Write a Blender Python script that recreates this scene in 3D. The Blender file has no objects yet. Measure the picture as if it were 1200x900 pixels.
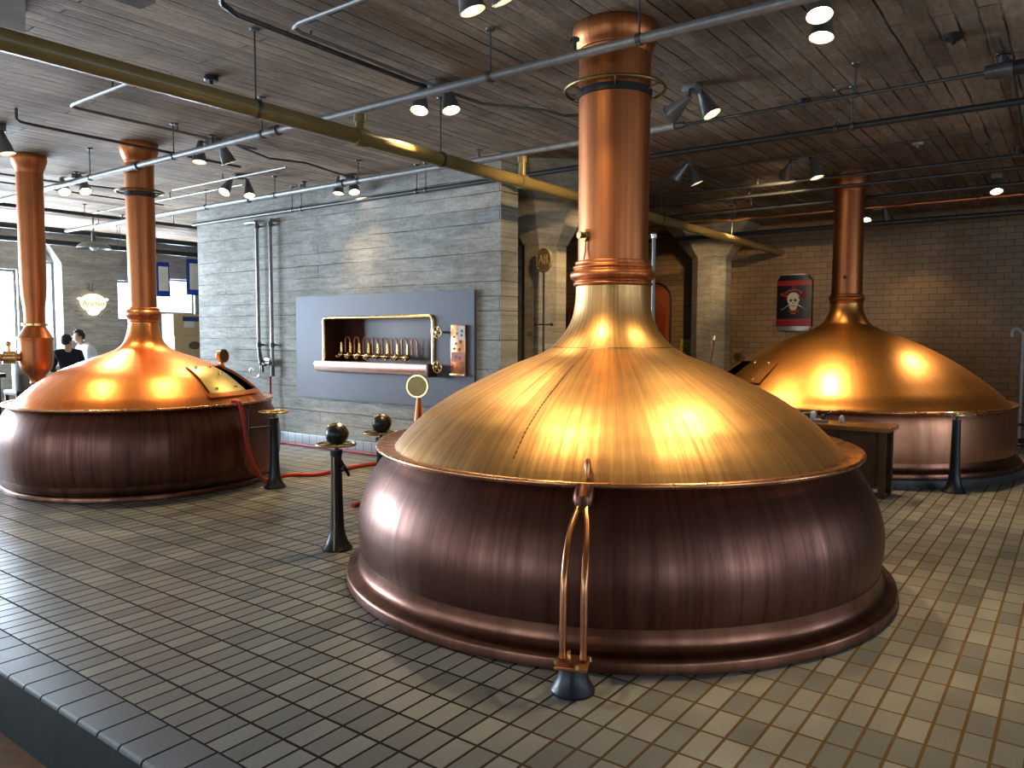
import bpy, bmesh, math, random
from mathutils import Vector, Matrix
random.seed(7)
sc = bpy.context.scene
COL = sc.collection
PI = math.pi
R = math.radians
CEIL = 3.66

# ------------------------------------------------------------------ materials
def lin(c):
    return tuple((x / 12.92 if x <= .04045 else ((x + .055) / 1.055) ** 2.4) for x in c) + (1,)

class NT:
    def __init__(s, name):
        s.m = bpy.data.materials.new(name); s.m.use_nodes = True
        s.t = s.m.node_tree; s.t.nodes.clear()
        s.out = s.n('ShaderNodeOutputMaterial')
    def n(s, typ, **kw):
        nd = s.t.nodes.new(typ)
        for k, v in kw.items(): setattr(nd, k, v)
        return nd
    def l(s, a, b): s.t.links.new(a, b)
    def math(s, op, a, b=None):
        nd = s.n('ShaderNodeMath', operation=op)
        for i, v in enumerate((a, b)):
            if v is None: continue
            if hasattr(v, 'links'): s.l(v, nd.inputs[i])
            else: nd.inputs[i].default_value = v
        return nd.outputs[0]
    def noise(s, vec, scale, detail=4, rough=.55):
        nd = s.n('ShaderNodeTexNoise'); nd.inputs['Scale'].default_value = scale
        nd.inputs['Detail'].default_value = detail; nd.inputs['Roughness'].default_value = rough
        if vec is not None: s.l(vec, nd.inputs['Vector'])
        return nd.outputs['Fac']
    def ramp(s, fac, stops):
        nd = s.n('ShaderNodeValToRGB'); e = nd.color_ramp.elements
        while len(e) < len(stops): e.new(.5)
        for i, (p, c) in enumerate(stops):
            e[i].position = p; e[i].color = c if len(c) == 4 else tuple(c) + (1,)
        s.l(fac, nd.inputs[0]); return nd.outputs[0]
    def mix(s, fac, a, b, mode='MIX'):
        nd = s.n('ShaderNodeMix', data_type='RGBA', blend_type=mode)
        for sock, v in ((nd.inputs[0], fac), (nd.inputs[6], a), (nd.inputs[7], b)):
            if hasattr(v, 'links'): s.l(v, sock)
            else: sock.default_value = v
        return nd.outputs[2]
    def bsdf(s, color, metal=0, rough=.5, **kw):
        b = s.n('ShaderNodeBsdfPrincipled')
        for sock, v in (('Base Color', color), ('Metallic', metal), ('Roughness', rough)):
            if hasattr(v, 'links'): s.l(v, b.inputs[sock])
            else: b.inputs[sock].default_value = v
        for k, v in kw.items(): b.inputs[k].default_value = v
        s.l(b.outputs[0], s.out.inputs[0]); return b
    def bump(s, b, h, strength=.3, dist=.01):
        nd = s.n('ShaderNodeBump'); nd.inputs['Strength'].default_value = strength
        nd.inputs['Distance'].default_value = dist
        s.l(h, nd.inputs['Height']); s.l(nd.outputs[0], b.inputs['Normal'])
    def obj(s): return s.n('ShaderNodeTexCoord').outputs['Object']
    def sep(s, v):
        nd = s.n('ShaderNodeSeparateXYZ'); s.l(v, nd.inputs[0]); return nd.outputs
    def comb(s, x, y, z=0.):
        nd = s.n('ShaderNodeCombineXYZ')
        for i, v in enumerate((x, y, z)):
            if hasattr(v, 'links'): s.l(v, nd.inputs[i])
            else: nd.inputs[i].default_value = v
        return nd.outputs[0]

def copper(name, light, dark, r0, r1, streak=34., zs=1.2, thr=(.36, .66), blotch=.35):
    """Lathe-turned copper: streaks that run from the axis to the rim, plus broad patina blotches."""
    t = NT(name); o = t.obj(); x, y, z = t.sep(o)
    ang = t.math('ARCTAN2', t.math('MULTIPLY', y, -1.), t.math('MULTIPLY', x, -1.))
    rad = t.math('SQRT', t.math('ADD', t.math('MULTIPLY', x, x), t.math('MULTIPLY', y, y)))
    v = t.comb(t.math('MULTIPLY', ang, streak), t.math('MULTIPLY', z, zs), t.math('MULTIPLY', rad, zs))
    st = t.noise(v, 1., 6, .65)
    bl = t.noise(o, 2.1, 4, .6)
    f = t.math('ADD', t.math('MULTIPLY', st, 1. - blotch), t.math('MULTIPLY', bl, blotch))
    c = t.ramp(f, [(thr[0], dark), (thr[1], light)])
    rr = t.n('ShaderNodeMapRange'); t.l(f, rr.inputs[0])
    rr.inputs[1].default_value = .3; rr.inputs[2].default_value = .7
    rr.inputs[3].default_value = r1; rr.inputs[4].default_value = r0
    b = t.bsdf(c, 1., rr.outputs[0])
    t.bump(b, st, .06, .01)
    return t.m

def metal(name, c, rough=.3, met=1., noise=0.15, scale=9.):
    t = NT(name); n = t.noise(t.obj(), scale, 4)
    d = tuple(x * (1 - noise * 2) for x in c[:3]) + (1,)
    col = t.ramp(n, [(.3, d), (.7, c)])
    t.bsdf(col, met, rough); return t.m

def matte(name, c, rough=.6, noise=.12, scale=14., spec=.4, bump=0.):
    t = NT(name); n = t.noise(t.obj(), scale, 5)
    d = tuple(x * (1 - noise * 2) for x in c[:3]) + (1,)
    col = t.ramp(n, [(.3, d), (.7, c)])
    b = t.bsdf(col, 0., rough, **{'Specular IOR Level': spec})
    if bump: t.bump(b, n, bump, .004)
    return t.m

def emit(name, c, s):
    t = NT(name); e = t.n('ShaderNodeEmission'); e.inputs[0].default_value = c; e.inputs[1].default_value = s
    t.l(e.outputs[0], t.out.inputs[0]); return t.m

M = {}
M['dome_gold'] = copper('brushed_dome', (.80, .48, .185, 1), (.36, .195, .08, 1), .34, .50, 34., .9, (.40, .62))
M['dome_orange'] = copper('orange_dome', (.87, .32, .09, 1), (.62, .18, .05, 1), .28, .40, 20., .8, blotch=.6)
M['dome_amber'] = copper('amber_dome', (.88, .42, .12, 1), (.62, .25, .065, 1), .28, .40, 20., .8, blotch=.6)
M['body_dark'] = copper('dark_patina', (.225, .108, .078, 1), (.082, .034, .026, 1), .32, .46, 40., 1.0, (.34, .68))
M['body_right'] = copper('red_patina', (.62, .29, .17, 1), (.36, .155, .09, 1), .34, .48, 18., .7, (.34, .68))
M['flange'] = copper('flange_copper', (.27, .125, .080, 1), (.115, .048, .032, 1), .28, .42, 14., .8)
M['rim'] = copper('rim_copper', (.80, .42, .21, 1), (.52, .24, .12, 1), .22, .34, 22., .8)
M['stack'] = copper('stack_copper', (.53, .195, .072, 1), (.31, .095, .034, 1), .36, .50, 9., .35, (.34, .66), .3)
M['tube'] = metal('tube_copper', (.62, .28, .13, 1), .28)
M['brass'] = metal('brass', (.82, .60, .26, 1), .26)
M['bronze'] = metal('old_bronze', (.26, .19, .075, 1), .40)
M['hatch_gold'] = metal('hatch_brass', (.92, .66, .24, 1), .30, scale=4.)
M['iron'] = matte('black_iron', (.014, .016, .02, 1), .38, .15, 20., .5)
M['iron_blue'] = matte('blue_black_iron', (.009, .013, .024, 1), .40, .15, 20., .5)
M['rubber'] = matte('black_rubber', (.010, .010, .011, 1), .35, .1, 20., .5)
M['galv'] = metal('galvanised_steel', (.27, .27, .265, 1), .48, .5, .12, 18.)
M['pipe_dark'] = metal('dark_steel', (.10, .10, .10, 1), .42, .6, .2, 14.)
M['pipe_black'] = matte('black_pipe', (.02, .02, .02, 1), .4, .1)
M['pipe_yellow'] = matte('ochre_paint', (.27, .19, .065, 1), .34, .15, 5., .5)
M['chrome'] = metal('bright_nickel', (.75, .74, .70, 1), .16, 1., .05)
M['shade'] = metal('shade_aluminium', (.20, .20, .20, 1), .42, .6, .08, 22.)
M['steel_plate'] = metal('blue_grey_steel', (.085, .083, .10, 1), .60, .2, .06, 2.2)
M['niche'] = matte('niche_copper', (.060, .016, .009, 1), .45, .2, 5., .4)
M['trough'] = metal('pink_copper', (.86, .56, .47, 1), .3, 1., .05, 5.)
M['hose'] = matte('red_hose', (.52, .035, .02, 1), .42, .1, 9.)
M['hose_pink'] = matte('faded_red_hose', (.38, .04, .06, 1), .45, .1, 9.)
M['wood'] = matte('dark_wood', (.075, .040, .020, 1), .42, .3, 6., .4)
M['wood_top'] = matte('oiled_wood_top', (.26, .115, .035, 1), .32, .2, 5., .5)
M['card'] = matte('cardboard', (.48, .36, .20, 1), .8, .06, 12., .2)
M['print'] = matte('brown_print', (.12, .09, .06, 1), .8, .1, 12., .2)
M['paper'] = matte('white_paper', (.62, .61, .58, 1), .8, .04, 12., .2)
M['skin'] = matte('skin', (.50, .29, .20, 1), .5, .06, 12., .4)
M['hair'] = matte('dark_hair', (.018, .014, .012, 1), .6, .2, 60., .3)
M['suit'] = matte('navy_cloth', (.012, .014, .024, 1), .85, .15, 60., .2)
M['shirt'] = matte('white_cloth', (.66, .70, .76, 1), .8, .05, 40., .2)
M['denim'] = matte('dark_trousers', (.02, .022, .03, 1), .85, .15, 60., .2)
M['black'] = matte('sign_black', (.008, .007, .008, 1), .4, .1)
M['red'] = matte('sign_red', (.36, .012, .02, 1), .45, .08)
M['bone'] = matte('sign_bone', (.62, .55, .44, 1), .5, .06)
M['silver'] = metal('can_silver', (.52, .50, .46, 1), .35, .8, .05)
M['yellow'] = matte('sign_yellow', (.55, .40, .05, 1), .5, .05)
M['navy'] = matte('banner_navy', (.02, .05, .14, 1), .8, .1)
M['bulb'] = emit('lamp_glow', (1., .80, .48, 1), 38.)
M['neon'] = emit('sign_glow', (1., .86, .56, 1), 1.7)
M['neon_text'] = emit('sign_amber', (.75, .36, .06, 1), .7)
M['red_panel'] = matte('rust_red', (.34, .055, .02, 1), .45, .15, 6.)
M['orange'] = matte('orange_paint', (.42, .10, .02, 1), .5, .1)
M['white_plastic'] = matte('pale_plastic', (.50, .50, .48, 1), .45, .05)
M['inside'] = matte('interior_shade', (.012, .008, .006, 1), .6, .1)  # near-black colour standing in for shade inside the hatches and the rack

def glass():
    t = NT('window_glass'); a = t.n('ShaderNodeBsdfTransparent'); b = t.n('ShaderNodeBsdfGlossy')
    b.inputs['Roughness'].default_value = .03; mx = t.n('ShaderNodeMixShader'); mx.inputs[0].default_value = .06
    t.l(a.outputs[0], mx.inputs[1]); t.l(b.outputs[0], mx.inputs[2]); t.l(mx.outputs[0], t.out.inputs[0])
    return t.m
M['glass'] = glass()

def tile_floor(name, w, h, c1, c2, mort, rough, offx, offy, offset=0., msize=.0075, ochre=None):
    t = NT(name); x, y, z = t.sep(t.obj())
    v = t.comb(t.math('SUBTRACT', x, offx), t.math('SUBTRACT', y, offy))
    b = t.n('ShaderNodeTexBrick', offset=offset, offset_frequency=2, squash=1., squash_frequency=2)
    t.l(v, b.inputs['Vector'])
    for k, val in (('Color1', c1), ('Color2', c2), ('Mortar', mort), ('Scale', 1.), ('Mortar Size', msize), ('Mortar Smooth', .25), ('Bias', -.1), ('Brick Width', w), ('Row Height', h)):
        b.inputs[k].default_value = val
    if ochre:
        st = t.n('ShaderNodeMapRange'); st.interpolation_type = 'SMOOTHSTEP'
        t.l(t.math('ADD', y, t.math('MULTIPLY', t.noise(t.obj(), .8, 3), 1.6)), st.inputs[0])
        st.inputs[1].default_value = 1.6; st.inputs[2].default_value = 3.2
        t.l(t.mix(st.outputs[0], ochre, mort), b.inputs['Mortar'])
    n = t.noise(t.obj(), 3.2, 5, .6); n2 = t.noise(t.obj(), 60., 4, .6)
    c = t.mix(.30, b.outputs['Color'], t.ramp(n, [(.3, (.45, .45, .45)), (.7, (1.25, 1.2, 1.12))]), 'MULTIPLY')
    c = t.mix(.35, c, t.ramp(n2, [(.3, (.6, .6, .6)), (.7, (1.2, 1.2, 1.2))]), 'MULTIPLY')
    mr = t.n('ShaderNodeMapRange'); t.l(n, mr.inputs[0]); mr.inputs[1].default_value = .25; mr.inputs[2].default_value = .75
    mr.inputs[3].default_value = rough - .07; mr.inputs[4].default_value = rough + .1
    ro = t.math('ADD', mr.outputs[0], t.math('MULTIPLY', b.outputs['Fac'], .5))
    s = t.bsdf(c, 0., ro, **{'Specular IOR Level': .5})
    t.l(t.math('SUBTRACT', .5, t.math('MULTIPLY', b.outputs['Fac'], .45)), s.inputs['Specular IOR Level'])
    hh = t.math('ADD', t.math('MULTIPLY', b.outputs['Fac'], -1.), t.math('MULTIPLY', n2, .22))
    t.bump(s, hh, .55, .006)
    return t.m
M['tiles'] = tile_floor('quarry_tiles', .211, .1075, (.285, .280, .255, 1), (.130, .135, .137, 1), (.030, .022, .015, 1), .36, 1.612, .219, ochre=(.135, .085, .038, 1))
M['curb_tiles'] = tile_floor('curb_tiles', .5, .173, (.165, .168, .172, 1), (.125, .13, .135, 1), (.025, .022, .02, 1), .44, 1.20, .004)
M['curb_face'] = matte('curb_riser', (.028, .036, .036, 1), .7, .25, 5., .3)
M['medal'] = matte('dull_bronze', (.33, .20, .065, 1), .5, .1, 20., .5); M['medal_letter'] = matte('gilt', (.60, .42, .16, 1), .45, .05); M['bright_red'] = matte('lettering_red', (.60, .06, .07, 1), .5, .05)
M['haunch'] = matte('brown_concrete', (.17, .105, .06, 1), .9, .3, 6., .2)
M['lower_floor'] = matte('terracotta_floor', (.34, .16, .05, 1), .6, .25, 9., .3)

def boards(name, axis, w, h, c1, c2, mort, msize, stain, lam=.38, rough=.85, bump=.6, off=(0, 0)):
    """Board-marked concrete. axis: 'xy' ceiling, 'yz' / 'xz' walls."""
    t = NT(name); o = t.obj(); x, y, z = t.sep(o)
    a, bb = {'xy': (x, y), 'yz': (y, z), 'xz': (x, z)}[axis]
    wob = t.math('MULTIPLY', t.math('SUBTRACT', t.noise(o, 1.6, 3), .5), .03)
    v = t.comb(t.math('ADD', a, off[0]), t.math('ADD', t.math('ADD', bb, off[1]), wob))
    b = t.n('ShaderNodeTexBrick', offset=lam, offset_frequency=2, squash=1., squash_frequency=2)
    t.l(v, b.inputs['Vector'])
    mid = tuple((p + q) / 2 for p, q in zip(c1, c2))
    for k, val in (('Color1', c1), ('Color2', c2), ('Mortar', mid), ('Scale', 1.), ('Mortar Size', msize), ('Mortar Smooth', .6), ('Bias', 0.), ('Brick Width', w), ('Row Height', h)):
        b.inputs[k].default_value = val
    vs = t.comb(t.math('MULTIPLY', a, 1.4), t.math('MULTIPLY', bb, 9.))
    n = t.noise(vs, 1.2, 8, .7); n2 = t.noise(o, .8, 6, .65); n3 = t.noise(o, 26., 5, .65)
    n4 = t.noise(t.comb(t.math('MULTIPLY', a, 3.), t.math('MULTIPLY', bb, 16.)), 1.6, 6, .7)
    gap = t.ramp(t.noise(vs, .55, 4), [(.40, (.08, .08, .08)), (.60, (1, 1, 1))])
    c = t.mix(.6, b.outputs['Color'], t.ramp(n, [(.28, (.45, .43, .42)), (.72, (1.35, 1.32, 1.28))]), 'MULTIPLY')
    c = t.mix(stain, c, t.ramp(n2, [(.32, (.40, .36, .33)), (.68, (1.3, 1.27, 1.25))]), 'MULTIPLY')
    c = t.mix(.45, c, t.ramp(n4, [(.32, (.35, .34, .34)), (.55, (1.15, 1.15, 1.15))]), 'MULTIPLY')
    c = t.mix(.35, c, t.ramp(n3, [(.3, (.5, .5, .5)), (.6, (1.2, 1.2, 1.2))]), 'MULTIPLY')
    c = t.mix(t.math('MULTIPLY', b.outputs['Fac'], gap), c, mort)
    s = t.bsdf(c, 0., rough, **{'Specular IOR Level': .25})
    hh = t.math('ADD', t.math('MULTIPLY', t.math('MULTIPLY', b.outputs['Fac'], gap), -1.), t.math('MULTIPLY', n, .6))
    t.bump(s, hh, bump, .012)
    return t.m
M['ceiling'] = boards('boarded_ceiling', 'xy', 3.4, .125, (.45, .33, .24, 1), (.29, .21, .15, 1), (.014, .009, .006, 1), .011, .75, .31)
M['concrete'] = boards('boarded_concrete', 'yz', 5.4, .17, (.36, .352, .325, 1), (.31, .305, .285, 1), (.045, .042, .036, 1), .0065, .55, .41)
M['concrete_x'] = boards('boarded_concrete_far', 'xz', 5.4, .17, (.38, .38, .365, 1), (.33, .33, .32, 1), (.14, .135, .13, 1), .003, .4, .41)
M['pier'] = boards('pier_concrete', 'yz', 6., .9, (.44, .38, .29, 1), (.40, .35, .27, 1), (.12, .10, .08, 1), .004, .5, 0.)
M['capital'] = boards('capital_concrete', 'xy', .16, 3., (.22, .20, .18, 1), (.17, .155, .14, 1), (.06, .05, .045, 1), .005, .5, 0.)

def brick_wall(nm='glazed_brick', along='y'):
    t = NT(nm); o = t.obj(); x, y, z = t.sep(o)
    b = t.n('ShaderNodeTexBrick', offset=.5, offset_frequency=2, squash=1., squash_frequency=2)
    t.l(t.comb(y if along == 'y' else x, z), b.inputs['Vector'])
    for k, val in (('Color1', (.33, .195, .095, 1)), ('Color2', (.26, .150, .075, 1)), ('Mortar', (.08, .048, .028, 1)), ('Scale', 1.), ('Mortar Size', .005), ('Mortar Smooth', .2), ('Bias', 0.), ('Brick Width', .235), ('Row Height', .104)):
        b.inputs[k].default_value = val
    n = t.noise(o, 1.3, 4)
    c = t.mix(.4, b.outputs['Color'], t.ramp(n, [(.3, (.6, .6, .6)), (.7, (1.2, 1.2, 1.2))]), 'MULTIPLY')
    s = t.bsdf(c, 0., .45)
    t.bump(s, t.math('MULTIPLY', b.outputs['Fac'], -1.), .5, .006)
    return t.m
M['brick'] = brick_wall(); M['brick_x'] = brick_wall('glazed_brick_end', 'x')
M['skirting'] = tile_floor('blue_grey_skirting', 9., 9., (.30, .32, .34, 1), (.27, .29, .31, 1), (.08, .08, .09, 1), .35, 0, 0)
def skirting():
    t = NT('skirting_tile'); x, y, z = t.sep(t.obj())
    b = t.n('ShaderNodeTexBrick', offset=0., offset_frequency=2, squash=1., squash_frequency=2)
    t.l(t.comb(y, t.math('ADD', z, .02)), b.inputs['Vector'])
    for k, val in (('Color1', (.38, .42, .45, 1)), ('Color2', (.32, .36, .40, 1)), ('Mortar', (.08, .09, .11, 1)), ('Scale', 1.), ('Mortar Size', .006), ('Mortar Smooth', .2), ('Bias', 0.), ('Brick Width', .16), ('Row Height', .4)):
        b.inputs[k].default_value = val
    t.bsdf(b.outputs['Color'], 0., .35); return t.m
M['skirting'] = skirting()

# ------------------------------------------------------------------ mesh helpers
def catmull(pts, n=6):
    P = [Vector(p) for p in pts]; out = []
    for i in range(len(P) - 1):
        a = P[i - 1] if i else P[i] * 2 - P[i + 1]
        b, c = P[i], P[i + 1]
        d = P[i + 2] if i + 2 < len(P) else P[i + 1] * 2 - P[i]
        for k in range(n):
            t = k / n
            out.append(.5 * ((2 * b) + (c - a) * t + (2 * a - 5 * b + 4 * c - d) * t * t + (3 * b - a - 3 * c + d) * t ** 3))
    out.append(P[-1]); return out

class MB:
    def __init__(s, mats=None): s.bm = bmesh.new(); s.mats = mats; s.mi = 0
    def face(s, vs):
        try:
            f = s.bm.faces.new(vs); f.material_index = s.mi; return f
        except ValueError: return None
    def box(s, x0, x1, y0, y1, z0, z1, bev=0., mat=None):
        tb = bmesh.new()
        bmesh.ops.create_cube(tb, size=1.)
        for v in tb.verts:
            v.co = Vector(((x0 + x1) / 2 + v.co.x * (x1 - x0), (y0 + y1) / 2 + v.co.y * (y1 - y0), (z0 + z1) / 2 + v.co.z * (z1 - z0)))
        if bev: bmesh.ops.bevel(tb, geom=list(tb.edges), offset=bev, segments=2, affect='EDGES', profile=.6)
        s.merge(tb, mat); return s
    def merge(s, tb, mat=None):
        mp = {}
        for v in tb.verts: mp[v] = s.bm.verts.new(mat @ v.co if mat else v.co)
        for f in tb.faces: s.face([mp[v] for v in f.verts])
        tb.free()
    def lathe(s, prof, segs=48, mat=None, skip=None, angles=None, close=False):
        A = angles or [2 * PI * k / segs for k in range(segs)]
        rings = []
        for (r, z) in prof:
            if r < 1e-5: rings.append([s.bm.verts.new((mat @ Vector((0, 0, z))) if mat else (0, 0, z))])
            else:
                rg = []
                for a in A:
                    p = Vector((r * math.cos(a), r * math.sin(a), z)); rg.append(s.bm.verts.new(mat @ p if mat else p))
                rings.append(rg)
        n = len(A); R_ = list(range(len(rings) - 1)) + ([-1] if close else [])
        for i in R_:
            a, b = rings[i], rings[i + 1]
            for k in range(n):
                k2 = (k + 1) % n
                if skip and skip(A[k], A[k2] if k2 else 2 * PI, prof[i], prof[i + 1]): continue
                if len(a) == 1 and len(b) == 1: continue
                if len(a) == 1: s.face([a[0], b[k2], b[k]][::-1])
                elif len(b) == 1: s.face([a[k], a[k2], b[0]])
                else: s.face([a[k], a[k2], b[k2], b[k]])
        return s
    def tube(s, pts, r, segs=10, caps=True):
        P = [Vector(p) for p in pts]; rr = r if isinstance(r, (list, tuple)) else [r] * len(P)
        rings = []; up = None
        for i, p in enumerate(P):
            d = ((P[i + 1] if i + 1 < len(P) else p) - (P[i - 1] if i else p)).normalized()
            if up is None:
                up = Vector((0, 0, 1)) if abs(d.z) < .9 else Vector((1, 0, 0))
            x = d.cross(up)
            if x.length < 1e-4: x = d.orthogonal()
            x.normalize(); y = x.cross(d).normalized(); up = y
            rings.append([s.bm.verts.new(p + (x * math.cos(2 * PI * k / segs) + y * math.sin(2 * PI * k / segs)) * rr[i]) for k in range(segs)])
        for a, b in zip(rings, rings[1:]):
            for k in range(segs): s.face([a[k], a[(k + 1) % segs], b[(k + 1) % segs], b[k]])
        if caps: s.face(rings[0][::-1]); s.face(rings[-1])
        return s
    def ring(s, c, rad, r, axis='z', segs=32, ts=8, mat=None):
        prof = [(rad + r * math.cos(2 * PI * k / ts), r * math.sin(2 * PI * k / ts)) for k in range(ts)]
        m = Matrix.Translation(Vector(c)) @ (mat if mat else Matrix())
        return s.lathe(prof, segs, m, close=True)
    def ball(s, c, r, sc=(1, 1, 1), u=16, v=10):
        tb = bmesh.new(); bmesh.ops.create_uvsphere(tb, u_segments=u, v_segments=v, radius=1.)
        for w in tb.verts: w.co = Vector((c[0] + w.co.x * r * sc[0], c[1] + w.co.y * r * sc[1], c[2] + w.co.z * r * sc[2]))
        s.merge(tb); return s
    def prism(s, pts, z0, z1, mat=None):
        """Polygon in local xy, extruded z0..z1."""
        T = (lambda p: mat @ Vector(p)) if mat else Vector
        a = [s.bm.verts.new(T((x, y, z0))) for x, y in pts]; b = [s.bm.verts.new(T((x, y, z1))) for x, y in pts]
        s.face(a[::-1]); s.face(b)
        for k in range(len(pts)): s.face([a[k], a[(k + 1) % len(pts)], b[(k + 1) % len(pts)], b[k]])
        return s
    def build(s, name, mat, parent=None, loc=None, ang=38, props=None):
        bmesh.ops.recalc_face_normals(s.bm, faces=list(s.bm.faces))
        me = bpy.data.meshes.new(name); s.bm.to_mesh(me); s.bm.free()
        for m in (mat if isinstance(mat, (list, tuple)) else [mat]): me.materials.append(m)
        for p in me.polygons: p.use_smooth = True
        me.set_sharp_from_angle(angle=R(ang))
        o = bpy.data.objects.new(name, me); COL.objects.link(o)
        if parent: o.parent = parent
        if loc: o.location = loc
        for k, v in (props or {}).items(): o[k] = v
        return o

def tag(o, label, cat, group=None, kind=None):
    o['label'] = label; o['category'] = cat
    if group: o['group'] = group
    if kind: o['kind'] = kind
    return o
def thing(name, label, cat, loc=(0, 0, 0), rot=None, group=None):
    o = bpy.data.objects.new(name, None); COL.objects.link(o); o.empty_display_size = .1
    o.location = loc
    if rot is not None: o.rotation_euler = rot if not isinstance(rot, Matrix) else rot.to_euler()
    return tag(o, label, cat, group)
def struct(o): o['kind'] = 'structure'; return o
def text(name, body, size, mat, parent, loc, ext=.003, rot=(0, 0, 0), align='CENTER', props=None):
    cu = bpy.data.curves.new(name, 'FONT'); cu.body = body; cu.size = size; cu.extrude = ext
    cu.offset = size * .02; cu.align_x = align; cu.align_y = 'CENTER'; cu.materials.append(mat)
    tmp = bpy.data.objects.new(name, cu); me = bpy.data.meshes.new_from_object(tmp); me.materials.clear(); me.materials.append(mat)
    bpy.data.objects.remove(tmp)
    o = bpy.data.objects.new(name, me); COL.objects.link(o); o.parent = parent; o.location = loc; o.rotation_euler = rot
    return o
FACE_MX = Matrix(((0, 0, -1), (-1, 0, 0), (0, 1, 0)))     # local x -> -Y, y -> Z, z -> -X : things on walls that face -X
FACE_MY = Matrix(((1, 0, 0), (0, 0, -1), (0, 1, 0)))      # local x -> X, y -> Z, z -> -Y : things on walls that face -Y

# ------------------------------------------------------------------ room shell
X0, X1, Y0, Y1 = -6., 14.6, -6., 17.
PX = 1.404; LOW = -.31
struct(MB().box(PX + .205, X1, Y0, Y1, -.31, 0).build('floor', M['tiles']))
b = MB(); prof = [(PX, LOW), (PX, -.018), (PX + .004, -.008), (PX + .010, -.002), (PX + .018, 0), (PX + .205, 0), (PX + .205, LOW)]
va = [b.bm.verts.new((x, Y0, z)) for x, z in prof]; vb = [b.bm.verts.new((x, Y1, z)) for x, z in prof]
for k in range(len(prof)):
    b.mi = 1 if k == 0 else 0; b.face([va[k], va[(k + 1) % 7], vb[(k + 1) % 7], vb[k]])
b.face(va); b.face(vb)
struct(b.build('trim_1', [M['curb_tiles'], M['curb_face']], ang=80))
struct(MB().box(X0, PX, Y0, Y1, LOW - .1, LOW).build('floor_lower', M['lower_floor']))
struct(MB().box(X0 - .3, X1 + .3, Y0 - .3, Y1 + .3, CEIL, CEIL + .25).build('ceiling', M['ceiling']))

def wall_with_holes(name, mat, axis, c0, c1, a0, a1, z0, z1, holes):
    """Solid wall between c0..c1 thick, a along; holes (a0,a1,z0,z1) are real openings."""
    b = MB()
    xs = sorted(set([a0, a1] + [h[0] for h in holes] + [h[1] for h in holes]))
    zs = sorted(set([z0, z1] + [h[2] for h in holes] + [h[3] for h in holes]))
    nx, nz = len(xs) - 1, len(zs) - 1
    def solid(i, k):
        if not (0 <= i < nx and 0 <= k < nz): return False
        xm, zm = (xs[i] + xs[i + 1]) / 2, (zs[k] + zs[k + 1]) / 2
        return not any(h[0] < xm < h[1] and h[2] < zm < h[3] for h in holes)
    vd = {}
    def V(a, c, z):
        key = (round(a, 5), round(c, 5), round(z, 5))
        if key not in vd: vd[key] = b.bm.verts.new((a, c, z) if axis == 'x' else (c, a, z))
        return vd[key]
    for i in range(nx):
        for k in range(nz):
            if not solid(i, k): continue
            l_, h_, p, q = xs[i], xs[i + 1], zs[k], zs[k + 1]
            for c in (c0, c1): b.face([V(l_, c, p), V(h_, c, p), V(h_, c, q), V(l_, c, q)])
            if not solid(i - 1, k): b.face([V(l_, c0, p), V(l_, c1, p), V(l_, c1, q), V(l_, c0, q)])
            if not solid(i + 1, k): b.face([V(h_, c0, p), V(h_, c1, p), V(h_, c1, q), V(h_, c0, q)])
            if not solid(i, k - 1): b.face([V(l_, c0, p), V(h_, c0, p), V(h_, c1, p), V(l_, c1, p)])
            if not solid(i, k + 1): b.face([V(l_, c0, q), V(h_, c0, q), V(h_, c1, q), V(l_, c1, q)])
    return struct(b.build(name, mat))

struct(MB().box(X1, X1 + .3, Y0, Y1, LOW, CEIL).build('wall_right', M['brick']))
BEHIND = [(-3.4, -1.4, .9, 2.5), (1.6, 3.6, .9, 2.5), (6.6, 8.6, .9, 2.5)]
wall_with_holes('wall_behind', M['brick_x'], 'x', Y0 - .3, Y0, X0, X1, LOW - .1, CEIL, BEHIND)
FAR = [(-1.3, .9, 1.0, 2.85), (1.7, 4.1, 1.0, 2.85), (4.7, 6.45, 1.0, 2.86), (6.72, 7.15, 1.1, 3.06),
       (8.30, 8.95, 1.88, 2.76), (9.25, 10.24, 2.05, 2.86)]
wall_with_holes('wall_far', M['concrete_x'], 'x', Y1, Y1 + .3, X0, X1, LOW - .1, CEIL, FAR)
NEAR = [(1.2, 3.4, .9, 2.7), (5.2, 7.4, .9, 2.7), (9.6, 12.2, .9, 2.7)]
wall_with_holes('wall_near', M['concrete'], 'y', X0 - .3, X0, Y0, Y1, LOW - .1, CEIL, NEAR)
# the short board-marked wall with the tap niche
WX = 7.03; WY0, WY1 = 5.383, 11.56
wall_with_holes('wall_centre', M['concrete'], 'y', WX, WX + .33, WY0, WY1, 0., CEIL, [(6.385, 8.415, 1.105, 1.82)])
struct(MB().box(WX + .33, X1, 9.8, 10.0, 0, CEIL).build('wall_daylight_block', M['concrete_x']))  # unseen wall added to keep the window daylight off the brick
struct(MB().box(WX - .022, WX, WY0, WY1, 0, .17, .004).build('baseboard_centre', M['skirting']))

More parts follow.
